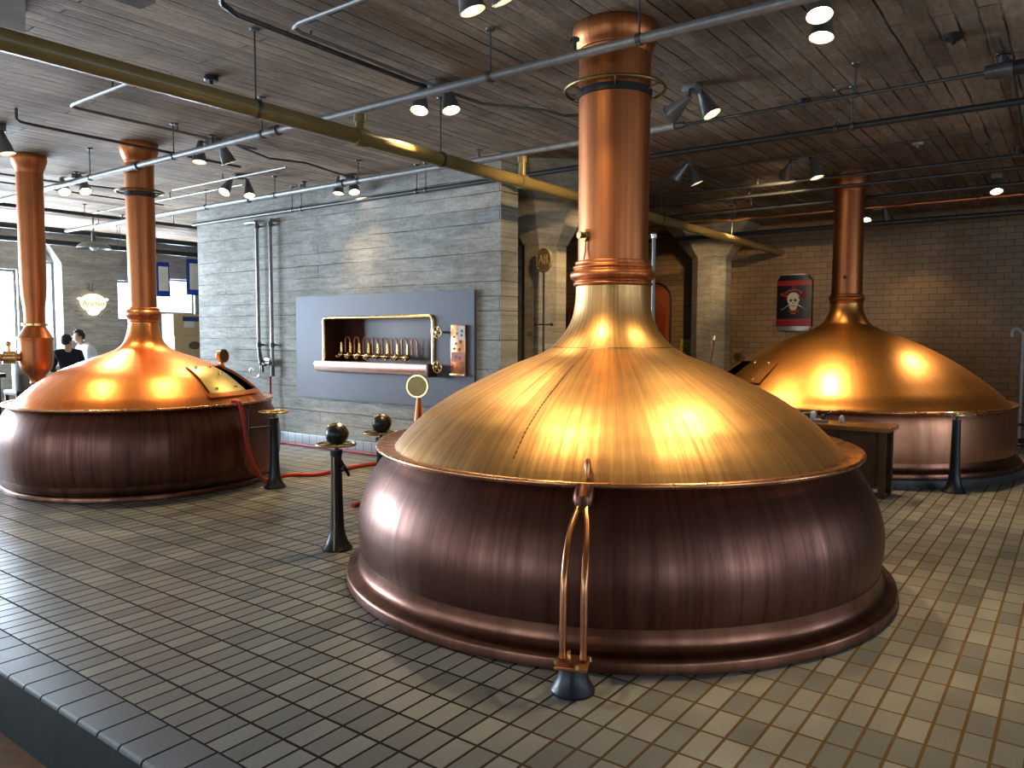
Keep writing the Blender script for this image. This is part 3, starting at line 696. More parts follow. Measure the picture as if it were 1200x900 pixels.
# ------------------------------------------------------------------ cabinet with things on it, right of the main kettle
cb = thing('wooden_cabinet', 'low dark wooden cabinet with an oiled top between the two domed kettles at right', 'cabinet', (8.10, 1.50, 0))
MB().box(-.03, .43, -.04, 1.30, .655, .70, .008).build('top', M['wood_top'], cb)
for (x, y) in ((0, 0), (.34, 0), (0, 1.2), (.34, 1.2)): MB().box(x, x + .06, y, y + .06, 0, .655, .005).build('leg', M['wood'], cb)
MB().box(.02, .38, .05, 1.22, .12, .655, .004).build('carcass', M['wood'], cb)
b = MB()
for k in range(3): b.box(.012, .022, .09 + k * .38, .42 + k * .38, .16, .62, .006)
b.build('panel', M['wood'], cb)
it = thing('black_torch', 'black cylinder with a white band lying on the wooden cabinet', 'torch', (8.27, 2.33, .70))
MB().tube([(0, .10, .055), (0, .02, .055), (0, -.06, .055), (0, -.09, .055)], [.038, .038, .052, .055], 18).build('barrel', M['rubber'], it)
MB().tube([(0, -.085, .056), (0, -.125, .056)], .056, 18).build('white_band', M['paper'], it)
MB().tube([(0, .10, .055), (0, .15, .055)], [.028, .024], 14).build('tail_cap', M['iron'], it)
it = thing('headset', 'grey and black headset with pale ear pads on the wooden cabinet', 'headset', (8.28, 2.04, .70))
MB().tube([(-.0 + .0, .09 * math.cos(q * PI / 10), .035 + .065 * math.sin(q * PI / 10)) for q in range(11)], .012, 10).build('band', M['rubber'], it)
for s_ in (-1, 1): MB().ball((0, .09 * s_, .042), .042, (1, .6, 1)).build('ear_pad', M['white_plastic'] if s_ < 0 else M['rubber'], it)
MB().box(-.09, .05, .05, .17, 0, .03, .008).build('base', M['galv'], it)

# thin pole and leaning rod between the kettles
po = thing('vent_pole', 'thin pale vertical pole with capped top just right of the big chimney', 'pole', (7.36, 3.63, 0))
MB().tube([(0, 0, .01), (0, 0, 2.62)], .020, 12).build('shaft', M['galv'], po)
MB().lathe([(0, 2.60), (.034, 2.60), (.036, 2.64), (.02, 2.66), (0, 2.66)], 16).build('cap', M['chrome'], po)
MB().lathe([(0, 0), (.10, 0), (.10, .012), (.03, .02), (.024, .08), (0, .08)], 24).build('floor_plate', M['pipe_dark'], po)
rd = thing('stirring_rod', 'slim brown wooden stirring rod standing behind the big kettle dome', 'rod', (7.50, 3.24, 0))
MB().tube([(0, 0, .02), (.186, -.15, 1.56)], [.020, .013], 10).build('shaft', M['red_panel'], rd)
MB().tube([(.184, -.148, 1.545), (.19, -.153, 1.59)], .016, 10).build('tip', M['brass'], rd)
MB().lathe([(0, 0), (.09, 0), (.09, .03), (.03, .05), (.025, .14), (0, .14)], 20).build('socket', M['iron'], rd)

# ------------------------------------------------------------------ signs on the brick wall
def wall_thing(name, label, cat, x, y, z): return thing(name, label, cat, (x, y, z), FACE_MX)
can = wall_thing('can_sign', 'black and red can-shaped wall sign with a skull and crossed bats', 'sign', X1, 4.31, 1.66)
W = .315
def rr(pts): return pts
out = [(-W * .80, .02), (W * .80, .02), (W, .10), (W, .86), (W * .80, .98), (-W * .80, .98), (-W, .86), (-W, .10)]
def cv(u, th=.0): return .05 + .07 * math.sqrt(max(0, 1 - (u / .36) ** 2)) + th
def curved(b, u0, u1, v0, v1, th, n=12, taper=None):
    """Strip of the can's rounded face."""
    for k in range(n):
        a_, c_ = u0 + (u1 - u0) * k / n, u0 + (u1 - u0) * (k + 1) / n
        if taper: t0_, t1_ = taper
        else: t0_ = t1_ = 1.
        q = [b.bm.verts.new((a_ * t0_, v0, cv(a_, th))), b.bm.verts.new((c_ * t0_, v0, cv(c_, th))), b.bm.verts.new((c_ * t1_, v1, cv(c_, th))), b.bm.verts.new((a_ * t1_, v1, cv(a_, th)))]
        p = [b.bm.verts.new((w.co.x, w.co.y, .002)) for w in q]
        b.face(q); b.face(p[::-1])
        for i in range(4): b.face([p[i], p[(i + 1) % 4], q[(i + 1) % 4], q[i]])
    return b
b = curved(MB(), -W, W, .10, .93, 0); b2 = curved(b, -W, W, .93, 1.035, 0, taper=(1., .80)); b2.build('can_body', M['black'], can)
b = curved(MB(), -W, W, .02, .10, -.006, taper=(.84, 1.)); b.build('can_base', M['silver'], can)
b = curved(MB(), -W, W, 1.035, 1.055, .002, taper=(.80, .72)); b.build('can_rim', M['silver'], can)
b = curved(MB(), -W, W, .845, .935, .004); b.build('red_band', M['red'], can)
for v0_, v1_ in ((.115, .165), (.175, .235)): curved(MB(), -W, W, v0_, v1_, .004).build('red_band', M['red'], can)
sk_ = MB(); zt = .140
sk_.prism([(.10 * math.cos(q * PI / 12) * (1 if q <= 12 else .92), .60 + .10 * math.sin(q * PI / 12)) for q in range(0, 13)] + [(-.092, .55), (-.062, .50), (-.058, .44), (-.03, .41), (.03, .41), (.058, .44), (.062, .50), (.092, .55)], zt - .02, zt)
for v_ in sk_.bm.verts: v_.co.x *= 1.12; v_.co.y = .55 + (v_.co.y - .55) * 1.12
sku = sk_.build('skull', M['bone'], can)
b = MB()
for u in (-.04, .04): b.tube([(u, .575, zt - .001), (u, .575, zt + .004)], .027, 16)
b.prism([(-.014, .515), (.014, .515), (0, .545)], zt - .001, zt + .004)
b.prism([(-.05, .487), (-.03, .472), (.03, .472), (.05, .487), (.03, .480), (-.03, .480)], zt - .001, zt + .004)
for k in range(5): b.box(-.032 + k * .016 - .002, -.032 + k * .016 + .002, .462, .482, zt - .001, zt + .004)
b.build('skull_features', M['print'], sku)
for s_ in (-1, 1):
    bt = MB().tube([(s_ * -.22, .40, .112), (s_ * .05, .575, .122), (s_ * .12, .625, .116), (s_ * .21, .685, .106), (s_ * .225, .695, .104)], [.011, .014, .030, .038, .028], 12).build('bat', M['silver'], can)
    MB().tube([(s_ * .10, .61, .120), (s_ * .21, .685, .110), (s_ * .224, .694, .108)], [.029, .041, .029], 12).build('bat_head', M['red'], bt)
word = 'GIGANTES'
for i, ch in enumerate(word):
    q = R(90 + 40 - i * 80 / 7); text('letter', ch, .062, M['bright_red'], can, (.21 * math.cos(q), .555 + .21 * math.sin(q), cv(.21 * math.cos(q), .003)), .003, (0, 0, q - PI / 2))
text('letter', 'LOS', .03, M['bright_red'], can, (0, .818, .125))
text('letter', 'MEXICAN STYLE', .026, M['bright_red'], can, (0, .375, .124)); text('letter', 'LAGER', .034, M['bright_red'], can, (0, .335, .124))

ys = wall_thing('notice_plate', 'small yellow notice plate with a dark bracket symbol beside the wall conduit', 'sign', X1, 6.45, 1.235)
MB().box(-.125, .125, 0, .275, .002, .016, .004).build('plate', M['yellow'], ys)
MB().box(-.085, .085, .085, .10, .016, .020).box(-.085, -.07, .10, .135, .016, .020).box(.07, .085, .10, .135, .016, .020).box(-.02, .02, .07, .085, .016, .020).box(-.06, -.03, .175, .19, .016, .020).box(.03, .06, .175, .19, .016, .020).box(-.075, .075, .03, .055, .016, .020).build('symbol', M['print'], ys)
cd = wall_thing('wall_conduit', 'thin dark conduit running down the brick wall beside the yellow notice', 'conduit', X1, 6.22, 1.23)
MB().tube([(0, 0, .03), (0, 2.05, .03)], .022, 10).tube([(-.12, .35, .03), (-.12, 2.05, .03)], .018, 10).build('tube', M['pipe_dark'], cd)
MB().box(-.05, .05, -.06, .03, .002, .06, .005).build('box', M['iron'], cd)
ar = wall_thing('arched_window_panel', 'tall round-topped rust red panel with a dark frame, right of the big chimney', 'panel', X1, 7.15, .9)
arch = [(-.36, 0), (.36, 0)] + [(.36 * math.cos(q * PI / 12), 1.40 + .36 * math.sin(q * PI / 12)) for q in range(13)]
MB().prism(arch, .002, .03).build('backing', M['orange'], ar)
MB().prism([(x * .72, y * .80) for x, y in arch], .03, .045).build('panel', M['red_panel'], ar)
MB().tube([(x, y, .03) for x, y in arch] + [(arch[0][0], arch[0][1], .03)], .022, 8).build('frame', M['iron'], ar)
sh = thing('orange_display_rack', 'dark display rack with an orange slatted front behind the round column', 'rack', (12.0, 7.60, 0))
MB().box(0, .5, -.5, .5, 0, 1.68, .01).build('case', M['wood'], sh)
b = MB()
for k in range(9): b.box(-.02, .005, -.46 + k * .108, -.40 + k * .108, 1.74, 2.02)
b.box(0, .5, -.5, .5, 1.68, 1.74); b.box(0, .5, -.5, .5, 2.02, 2.08); b.build('slatted_front', M['orange'], sh)
MB().box(.02, .48, -.48, .48, 1.74, 2.02).build('slat_shade_fill', M['inside'], sh)  # solid block coloured near-black as the shade behind the slats
# medallion on its pole, in front of the octagonal column
me = thing('medallion_stand', 'round brass emblem with letters on a thin dark pole by the column', 'sign', (7.78, 5.30, 0))
me.rotation_euler = (0, 0, R(-18))
MB().tube([(0, 0, .01), (0, 0, 2.36)], .013, 10).build('pole', M['iron'], me)
MB().lathe([(0, 0), (.14, 0), (.14, .015), (.03, .03), (0, .03)], 28).build('base', M['iron'], me)
MB().tube([(0, -.16, 1.72), (0, .16, 1.72)], .008, 8).ball((0, -.16, 1.72), .022).ball((0, .16, 1.72), .022).build('cross_bar', M['iron'], me)
mm = Matrix.Translation((0, 0, 2.50)) @ Matrix.Rotation(-PI / 2, 4, 'Y')
dk = MB().lathe([(0, -.02), (.145, -.02), (.15, -.01), (.15, .01), (.143, .018), (.125, .018), (.122, .010), (0, .010)], 40, mm).build('disc', M['medal'], me)
b = MB()
for k in range(16):
    q = 2 * PI * k / 16; b.ball(mm @ Vector((.134 * math.cos(q), .134 * math.sin(q), .018)), .007, u=8, v=6)
b.build('studs', M['brass'], dk)
text('letter', 'AB', .16, M['medal_letter'], me, (-.014, 0, 2.50), .006, FACE_MX.to_euler())

# ------------------------------------------------------------------ the room beyond: sign, people, boxes, banners
ne = thing('lit_sign', 'glowing oval emblem sign with amber lettering on the concrete pier', 'sign', (7.73, Y1 - .30, 2.08), FACE_MY)
ell = [(.245 * math.cos(q * PI / 18) , .16 + .185 * math.sin(q * PI / 18)) for q in range(36)]
MB().prism(ell, 0, .09).build('oval', M['neon'], ne)
MB().prism([(-.12, .03), (-.115, -.03), (-.07, -.085), (0, -.105), (.07, -.085), (.115, -.03), (.12, .03)], .005, .085).build('lower_shield', M['neon'], ne)
MB().ball((-.27, .235, .05), .035, (1.3, .8, .8)).ball((.27, .235, .05), .035, (1.3, .8, .8)).build('scroll_ends', M['neon'], ne)
text('lettering', 'Anchor', .155, M['neon_text'], ne, (0, .14, .092), .003)
MB().tube([(-.03, .38, .04), (-.03, .58, .04)], .035, 10).box(-.06, .03, .42, .46, .0, .09).build('bracket', M['galv'], ne)
b = MB()
for (u, v_) in ((-.36, .24), (-.35, -.01), (-.31, -.01), (-.27, -.11), (-.22, -.11), (.02 + .10, -.11), (.18, -.11), (.30, -.01), (.35, -.01)): b.ball((u, v_, .012), .014, u=8, v=6)
b.build('bolts', M['iron'], ne)

def skin_body(name, joints, edges, parent, mat, root=0, sub=2, props=None):
    me_ = bpy.data.meshes.new(name); me_.from_pydata([j[:3] for j in joints], edges, [])
    o = bpy.data.objects.new(name, me_); COL.objects.link(o); o.parent = parent
    m_ = o.modifiers.new('skin', 'SKIN'); m_.use_smooth_shade = True
    sv = me_.skin_vertices[0].data
    for i, j in enumerate(joints):
        sv[i].radius = (j[3], j[4] if len(j) > 4 else j[3]); sv[i].use_root = (i == root)
    s_ = o.modifiers.new('sub', 'SUBSURF'); s_.levels = sub; s_.render_levels = sub
    me_.materials.append(mat)
    for k, v_ in (props or {}).items(): o[k] = v_
    return o
def person(label, loc, rz, H, lean, head_turn, top, trousers, jacket):
    """Standing figure facing local -Y... lean bends the trunk forward, arms bent to the front."""
    p = thing('person', label, 'person', loc, (0, 0, rz)); s = H / 1.75
    def lx(z): return lean * max(0., (z - .95)) ** 1.3
    J = []; E = []
    def add(x, y, z, r, par=None, r2=None):
        J.append((x * s, y * s, z * s, r * s, (r2 or r) * s))
        if par is not None: E.append((par, len(J) - 1))
        return len(J) - 1
    pel = add(0, 0, .96, .125, None, .10)
    sp1 = add(0, -lx(1.15), 1.15, .105, pel, .08); sp2 = add(0, -lx(1.33), 1.33, .11, sp1, .085)
    nk = add(0, -lx(1.47), 1.47, .062, sp2); nk2 = add(0, -lx(1.53) - .01, 1.525, .060, nk)
    hy = -lx(1.55) - .03
    h1 = add(0, hy, 1.555, .078, nk2, .086); h2 = add(0, hy, 1.625, .084, h1, .096); h3 = add(0, hy + .01, 1.69, .055, h2, .06)
    for sd in (-1, 1):
        sh_ = add(sd * .17, -lx(1.42), 1.40, .050, sp2); el = add(sd * .25, -lx(1.40) - .06, 1.13, .046, sh_)
        wr = add(sd * .16, -lx(1.40) - .26, 1.10, .030, el); pm = add(sd * .13, -lx(1.40) - .34, 1.11, .034, wr, .02)
        for f in range(4):
            fx_ = sd * .13 + (f - 1.5) * .019
            k1 = add(fx_, -lx(1.40) - .385, 1.105 + .004 * f, .009, pm); k2 = add(fx_, -lx(1.40) - .42, 1.09, .008, k1); add(fx_, -lx(1.40) - (.435 + .006 * (f in (1, 2))), 1.07, .0075, k2)
        t1 = add(sd * .13 - sd * .035, -lx(1.40) - .345, 1.125, .010, pm); add(sd * .13 - sd * .05, -lx(1.40) - .385, 1.125, .009, t1)
        hp = add(sd * .095, 0, .90, .088, pel); kn = add(sd * .10, -.02, .50, .058, hp); an = add(sd * .105, .01, .09, .038, kn); add(sd * .115, -.13, .035, .034, an)
    body = skin_body('body', J, E, p, M['skin'])
    Mh = Matrix.Translation((0, hy * s, 1.605 * s)) @ Matrix.Rotation(head_turn, 4, 'Z')
    b = MB()
    tb = bmesh.new(); bmesh.ops.create_uvsphere(tb, u_segments=20, v_segments=14, radius=1.)
    for v_ in tb.verts: v_.co = Vector((v_.co.x * .088 * s, (v_.co.y * .104 + .012) * s, (v_.co.z * .108 + .03) * s))
    bmesh.ops.delete(tb, geom=[v_ for v_ in tb.verts if v_.co.z < -.055 * s or (v_.co.y < -.035 * s and v_.co.z < .055 * s) or (v_.co.y < .03 * s and v_.co.z < -.01 * s)], context='VERTS')
    b.merge(tb, Mh); b.build('hair', M['hair'], p)
    b = MB(); b.merge_nose = None
    b.prism([(-.014 * s, -.095 * s), (.014 * s, -.095 * s), (0, -.122 * s)], -.03 * s, .008 * s, Mh)
    for sd in (-1, 1):
        b.ball(Mh @ Vector((sd * .088 * s, .008 * s, -.01 * s)), .024 * s, (.4, .8, 1.2), 10, 8)
        b.ball(Mh @ Vector((sd * .032 * s, -.086 * s, .012 * s)), .010 * s, (1, .6, .7), 8, 6)
    b.box(-.022 * s, .022 * s, -.096 * s, -.086 * s, -.056 * s, -.048 * s, 0, Mh)
    b.build('face', M['skin'], p)
    T = [(0, 0, .90, .15, .125), (0, -lx(1.15), 1.15, .150, .115), (0, -lx(1.36), 1.36, .180, .130), (0, -lx(1.49), 1.505, .088, .085)]
    TE = [(0, 1), (1, 2), (2, 3)]
    if jacket: T.append((0, 0, .80, .158, .13)); TE.append((0, 4))
    for sd in (-1, 1):
        i = len(T); T += [(sd * .175, -lx(1.41), 1.395, .088), (sd * .25, -lx(1.40) - .06, 1.13, .058), (sd * .17, -lx(1.40) - .235, 1.10, .044)]; TE += [(2, i), (i, i + 1), (i + 1, i + 2)]
    skin_body('jacket' if jacket else 'shirt', [tuple(c * s for c in j) for j in T], TE, p, top)
    L_ = [(0, 0, .95, .135, .115)]; LE = []
    for sd in (-1, 1):
        i = len(L_); L_ += [(sd * .095, 0, .86, .10), (sd * .10, -.02, .50, .072), (sd * .105, .01, .10, .055)]; LE += [(0, i), (i, i + 1), (i + 1, i + 2)]
    skin_body('trousers', [tuple(c * s for c in j) for j in L_], LE, p, trousers)
    for sd in (-1, 1):
        MB().ball((sd * .115 * s, -.06 * s, .045 * s), .06 * s, (.85, 2.1, .75)).build('shoe', M['rubber'], p)
    return p
person('person in a dark navy suit seen from behind, head turned toward the bright window', (5.60, 12.95, 0), R(165), 1.60, .14, R(-45), M['suit'], M['suit'], True)
person('person in a white shirt bending toward the person in the dark suit', (6.38, 13.75, 0), R(-88), 1.68, .48, R(-10), M['shirt'], M['denim'], False)

zb = 0
BX = [(.70, .44, .40, 'tan cardboard box at the foot of the stack beyond the concrete wall'), (.70, .44, .38, 'tan cardboard box second from the floor in the stack beyond the wall'),
      (.66, .44, .36, 'tan cardboard box in mid stack beyond the wall, below the oval print'), (.66, .44, .42, 'tan cardboard box with an oval brown print beyond the end of the concrete wall'), (.62, .42, .42, 'topmost tan cardboard box with a dark strip and white paper, below the high window')]
for i, (w, d, h, lab) in enumerate(BX):
    bx_ = thing('cardboard_box', lab, 'box', (8.28 + (.03 if i % 2 else 0), 14.2, zb), group='cardboard boxes stacked beyond the concrete wall')
    MB().box(-w / 2, w / 2, -d / 2, d / 2, 0, h, .006).build('carton', M['card'], bx_)
    MB().box(-w / 2 - .001, w / 2 + .001, -.03, .03, h - .08, h - .0005).build('tape', M['bone'], bx_)
    if i == 3: MB().lathe([(0, 0), (.10, 0), (.10, .004), (0, .004)], 28, Matrix.Translation((.08, -d / 2, h * .55)) @ Matrix.Rotation(PI / 2, 4, 'X') @ Matrix.Diagonal((1.25, .8, 1, 1))).build('oval_print', M['print'], bx_)
    if i == 4:
        MB().box(-.12, .22, -d / 2 - .004, -d / 2, h - .14, h - .05).build('dark_strip', M['navy'], bx_)
        MB().box(-.10, .12, -d / 2 - .006, -d / 2 - .002, h - .26, h - .14).build('white_sheet', M['paper'], bx_)
    zb += h
for (x, lab) in ((8.90, 'navy edged white banner in the window just right of the orange kettle chimney'), (9.62, 'navy edged white banner at the window half hidden by the concrete wall')):
    bn = thing('banner', lab, 'banner', (x, 16.0, 0), group='hanging window banners')
    w = .16 if x < 9 else .17; z0, z1 = (2.40, 3.14) if x < 9 else (2.46, 3.26)
    b = MB(); n = 8; g = [[b.bm.verts.new((-w + 2 * w * i / n, .018 * math.sin(i * 1.7 + k * .3), z1 - (z1 - z0) * k / 8)) for k in range(9)] for i in range(n + 1)]
    for i in range(n):
        for k in range(8): b.face([g[i][k], g[i + 1][k], g[i + 1][k + 1], g[i][k + 1]])
    bmesh.ops.solidify(b.bm, geom=list(b.bm.faces), thickness=.004)
    b.build('cloth', M['navy'], bn)
    MB().box(-w * .66, w * .66, -.034, -.024, z0 + .12, z1 - .10, .002).build('white_field', M['paper'], bn)
    MB().tube([(-w - .03, 0, z1 + .005), (w + .03, 0, z1 + .005)], .012, 8).tube([(-w, 0, z1), (-w, 0, CEIL)], .004, 6).tube([(w, 0, z1), (w, 0, CEIL)], .004, 6).build('hanging_rod', M['galv'], bn)
pe = thing('pendant_lamp', 'wide grey dome pendant lamp hanging in the bright room beyond the kettle', 'lamp', (6.54, 14.0, CEIL))
MB().lathe(smooth_prof([(.03, -.42), (.05, -.46), (.14, -.47), (.22, -.50), (.27, -.55), (.275, -.58)], 4), 40).build('shade', M['shade'], pe)
MB().tube([(0, 0, 0), (0, 0, -.43)], .012, 8).tube([(0, 0, -.30), (0, 0, -.44)], .035, 12).build('stem', M['pipe_dark'], pe)
MB().ball((0, 0, -.54), .07).build('bulb', M['white_plastic'], pe)
bar = thing('bar_counter', 'dark bar counter at the left edge below the window', 'counter', (3.75, 11.7, 0))
MB().box(-.9, .35, -.25, .25, 0, 1.02, .01).build('carcass', M['wood'], bar)
MB().box(-.95, .40, -.30, .30, 1.02, 1.07, .01).build('top', M['iron'], bar)
b = MB()
for k in range(3): b.box(-.86 + k * .4, -.50 + k * .4, -.262, -.25, .12, .92, .01)
b.build('front_panel', M['wood'], bar)
dsp = thing('glass_dispenser', 'pale blue-grey drinks urn on a stand between the bar and the copper vessel', 'urn', (4.62, 12.0, 0))
MB().lathe(smooth_prof([(0, .80), (.15, .80), (.17, .85), (.17, 1.25), (.13, 1.36), (.06, 1.40), (0, 1.42)], 4), 28).build('urn', M['galv'], dsp)
MB().box(-.22, .22, -.22, .22, .74, .80, .01).build('stand_top', M['wood'], dsp)
for q in ((-1, -1), (1, -1), (-1, 1), (1, 1)): MB().box(q[0] * .19 - .02, q[0] * .19 + .02, q[1] * .19 - .02, q[1] * .19 + .02, 0, .74).build('leg', M['wood'], dsp)
rk = thing('white_rail', 'pale bent pipe rail at the far right against the brick wall', 'rail', (13.2, .72, 0))
MB().tube([tuple(p) for p in catmull([(0, -.02, 0), (0, -.02, 1.50), (0, 0, 1.64), (0, .06, 1.70), (0, .11, 1.66), (0, .12, 1.58)], 5)], .026, 12).build('pipe', M['white_plastic'], rk)
MB().lathe([(0, 0), (.09, 0), (.09, .015), (.03, .03), (0, .03)], 20, Matrix.Translation((0, -.02, 0))).build('base', M['iron'], rk)
MB().box(-.05, .05, -.5, -.02, .30, .34).box(-.05, .05, -.5, -.02, .05, .12).build('shelf', M['wood'], rk)

# ------------------------------------------------------------------ ceiling pipes
def pipe_run(label, pts, r, mat, rods=(), name='sprinkler_pipe', cat='pipe', rodr=.006, fit=(), group='ceiling pipes', drops=()):
    p = thing(name, label, cat, pts[0], group=group); o = Vector(pts[0])
    q = [Vector(a) - o for a in pts]
    MB().tube(q, r, 14).build('pipe', M[mat], p)
    d = (q[-1] - q[0]).normalized()
    def at(c):   # point on the run whose main coordinate (x or y) is c
        ax = 0 if abs(d.x) > abs(d.y) else 1
        for a_, b_ in zip(q, q[1:]):
            lo, hi = sorted((a_[ax] + o[ax], b_[ax] + o[ax]))
            if lo - 1e-6 <= c <= hi + 1e-6 and hi > lo: return a_ + (b_ - a_) * ((c - o[ax] - a_[ax]) / (b_[ax] - a_[ax]))
        return q[0]
    for c in rods:
        w_ = at(c); zt = CEIL - o.z
        h = MB().tube([(w_.x, w_.y, w_.z + r * .9), (w_.x, w_.y, zt)], rodr, 8).lathe([(0, zt - .012), (.03, zt - .012), (.034, zt)], 14, Matrix.Translation((w_.x, w_.y, 0))).build('hanger_rod', M['pipe_dark'], p)
        m = Matrix.Translation(w_) @ d.to_track_quat('Z', 'Y').to_matrix().to_4x4()
        MB().lathe([(r + .001, -.014), (r + .007, -.014), (r + .007, .014), (r + .001, .014)], 20, m, close=True).build('clamp', M['pipe_dark'], h)
    for c in fit:
        w_ = at(c)
        MB().tube([w_ - d * .05, w_ - d * .04, w_ + d * .04, w_ + d * .05], [r + .001, r + .014, r + .014, r + .001], 14).build('coupling', M['pipe_dark'], p)
    for c in drops:
        w_ = at(c)
        MB().tube([w_ + Vector((0, 0, r * .6)), w_ + Vector((0, 0, r + .07))], .014, 10).tube([w_ + Vector((0, 0, r + .06)), w_ + Vector((0, 0, r + .075))], .032, 12).build('sprinkler_head', M['brass' if r > .05 else 'pipe_dark'], p)
    return p
# the thick ochre main, running away to the right
P1 = pipe_run('thick ochre painted main pipe slanting across the whole ceiling', [(-5.9, 4.594, 3.131), (X1, 4.594, 3.131)], .060, 'pipe_yellow', rods=(3.25, 5.13, 9.5, 12.1), fit=(), name='main_pipe')
for xx, th in ((4.19, .18), (6.35, .257)):
    MB().tube([(xx + 5.9, 0, .05), (xx + 5.9, 0, th - .006)], .036, 16).build('tee_riser', M['pipe_yellow'], P1)
    MB().tube([(xx + 5.9 - .055, 0, 0), (xx + 5.9 + .055, 0, 0)], .072, 18).build('tee', M['pipe_yellow'], P1)
    MB().tube([(xx + 5.9, 0, th - .07), (xx + 5.9, 0, th - .008)], .047, 16).build('tee_collar', M['pipe_yellow'], P1)
pipe_run('nearest grey sprinkler pipe passing in front of the big chimney', [(4.19, -5.9, 3.342), (4.19, 16.9, 3.342)], .031, 'galv', rods=(2.18, 3.30, 5.84, 7.27, 9.0, 11.7), fit=(7.99, 5.65), drops=(2.63, 9.33, 6.6))
pipe_run('second grey sprinkler pipe, crossing above the tap panel wall', [(6.35, 2.95, 3.42), (6.35, 14.6, 3.42)], .031, 'galv', rods=(3.4, 7.0, 8.6, 10.2, 13.4), fit=(7.3, 9.2), drops=(5.15, 8.0, 12.6))
pipe_run('thin dark pipe leading from the big chimney to the valve at upper right', [(6.35, .62, 3.42), (6.35, 2.94, 3.42)], .014, 'pipe_dark', rods=(1.47,), fit=(2.90,))
pipe_run('fat dark branch pipe with a valve at the upper right edge', [(6.35, -1.2, 3.42), (6.35, .46, 3.42)], .05, 'pipe_black', rods=(-.6, .3))
pipe_run('black cable rail running past the big chimney and along the wall top', [(6.93, -5.9, 3.335), (6.93, 11.5, 3.335)], .027, 'pipe_black', rods=(1.62, 1.75, 6.45, 6.60, 8.8, 9.0), name='cable_rail', drops=())
pipe_run('thin dark pipe above the amber kettle, nearest of the far pipes', [(9.80, -5.9, 3.49), (9.80, 7.3, 3.49)], .022, 'pipe_dark', rods=(.9, 2.6, 4.3), drops=(.65, 3.4))
pipe_run('thin dark pipe crossing just before the amber chimney', [(10.2, -5.9, 3.44), (10.2, 7.3, 3.44)], .02, 'pipe_dark', rods=(.4, 3.2, 5.2), drops=(3.65,))
pipe_run('dark pipe beyond the amber chimney, under the fish-bone of conduits', [(11.0, -5.9, 3.40), (11.0, 7.3, 3.40)], .026, 'pipe_dark', rods=(1.5, 3.9))
pipe_run('pale pipe highlighted along the top of the brick wall', [(12.0, -5.9, 3.42), (12.0, 7.3, 3.42)], .024, 'tube', rods=(1.2, 4.6))
pipe_run('dark pipe nearest the brick wall', [(13.3, -5.9, 3.36), (13.3, 7.3, 3.36)], .04, 'pipe_dark', rods=(.6, 3.2))
for yy, zz, rr_, lab in ((14.8, 3.44, .05, 'upper black pipe crossing the bright room beyond the kettle'), (14.9, 3.235, .05, 'lower black pipe crossing the bright room beyond the kettle'), (12.9, 3.50, .03, 'nearest black pipe crossing the bright room above the two people')):
    pipe_run(lab, [(-2., yy, zz), (12.5, yy, zz)], rr_, 'pipe_black', rods=(5.9, 7.4, 10.4))
# conduits at ceiling level
def conduit(label, pts, r=.012, mat='pipe_dark', clips=()):
    c = thing('conduit', label, 'conduit', pts[0], group='ceiling conduits'); o = Vector(pts[0])
    MB().tube([Vector(p) - o for p in pts], r, 8).build('tube', M[mat], c)
    for (x, y) in clips:
        zt = CEIL - o.z
        MB().tube([(x - o.x, y - o.y, pts[0][2] - o.z), (x - o.x, y - o.y, zt)], .007, 8).build('hanger', M['pipe_dark'], c)
    return c
conduit('bent conduit, bright near arm then dark run toward the left chimneys', [(3.18, 6.0, 3.58), (3.18, 7.10, 3.58), (3.20, 7.17, 3.58), (3.27, 7.20, 3.58), (5.1, 7.22, 3.58)], .014, 'galv', ((3.18, 6.4), (4.2, 7.21)))
conduit('dark conduit with an upturned end hanging at the upper left', [(3.05, 7.92, 3.655), (3.05, 7.92, 3.56), (3.08, 7.92, 3.54), (3.14, 7.92, 3.535), (5.4, 7.95, 3.535)], .014, 'pipe_dark', ((3.55, 7.92), (4.6, 7.94)))
conduit('dark conduit with a curled bright end at the top of the picture', [(2.70, 4.15, 3.62), (2.80, 4.28, 3.60), (2.92, 4.31, 3.58), (4.5, 4.33, 3.58), (4.68, 4.35, 3.60)], .018, 'pipe_dark', ((3.5, 4.315),))
conduit('grey conduit entering from the top edge beside the curled one', [(3.23, 1.2, 3.58), (3.23, 4.10, 3.58), (3.26, 4.19, 3.58), (3.34, 4.22, 3.58), (4.7, 4.24, 3.58)], .014, 'galv', ((3.23, 3.45),))
conduit('conduit running from the paired lamps over the grey pipe to the big chimney', [(4.95, 4.30, 3.60), (5.3, 4.28, 3.60), (5.8, 3.95, 3.60), (6.05, 3.9, 3.60), (6.4, 3.2, 3.60)], .012)
conduit('dark conduit snaking over the concrete wall lamps', [(4.9, 7.3, 3.60), (5.5, 7.55, 3.60), (5.9, 7.4, 3.60), (6.7, 7.6, 3.60)], .012)
conduit('light conduit parallel to the pipes above the concrete wall', [(5.85, 7.7, 3.58), (5.85, 10.2, 3.58)], .012, 'galv', ((5.85, 9.0),))
conduit('light conduit running from the concrete wall lamp into the bright room', [(6.15, 9.0, 3.57), (6.15, 13.5, 3.57)], .012, 'galv', ((6.15, 10.8),))
conduit('dark conduit crossing behind the left chimneys', [(3.6, 11.0, 3.60), (4.6, 11.0, 3.60), (6.0, 10.7, 3.60)], .012)
conduit('dark conduit farther behind the left chimneys', [(3.4, 11.6, 3.60), (6.5, 11.6, 3.60)], .012)
conduit('thin conduit linking the right hand lamps, bent down at its end', [(8.98, 3.85, 3.60), (8.98, 1.10, 3.60), (9.06, 1.0, 3.60), (10.1, .95, 3.60)], .010, 'pipe_dark', ((8.98, 2.2),))
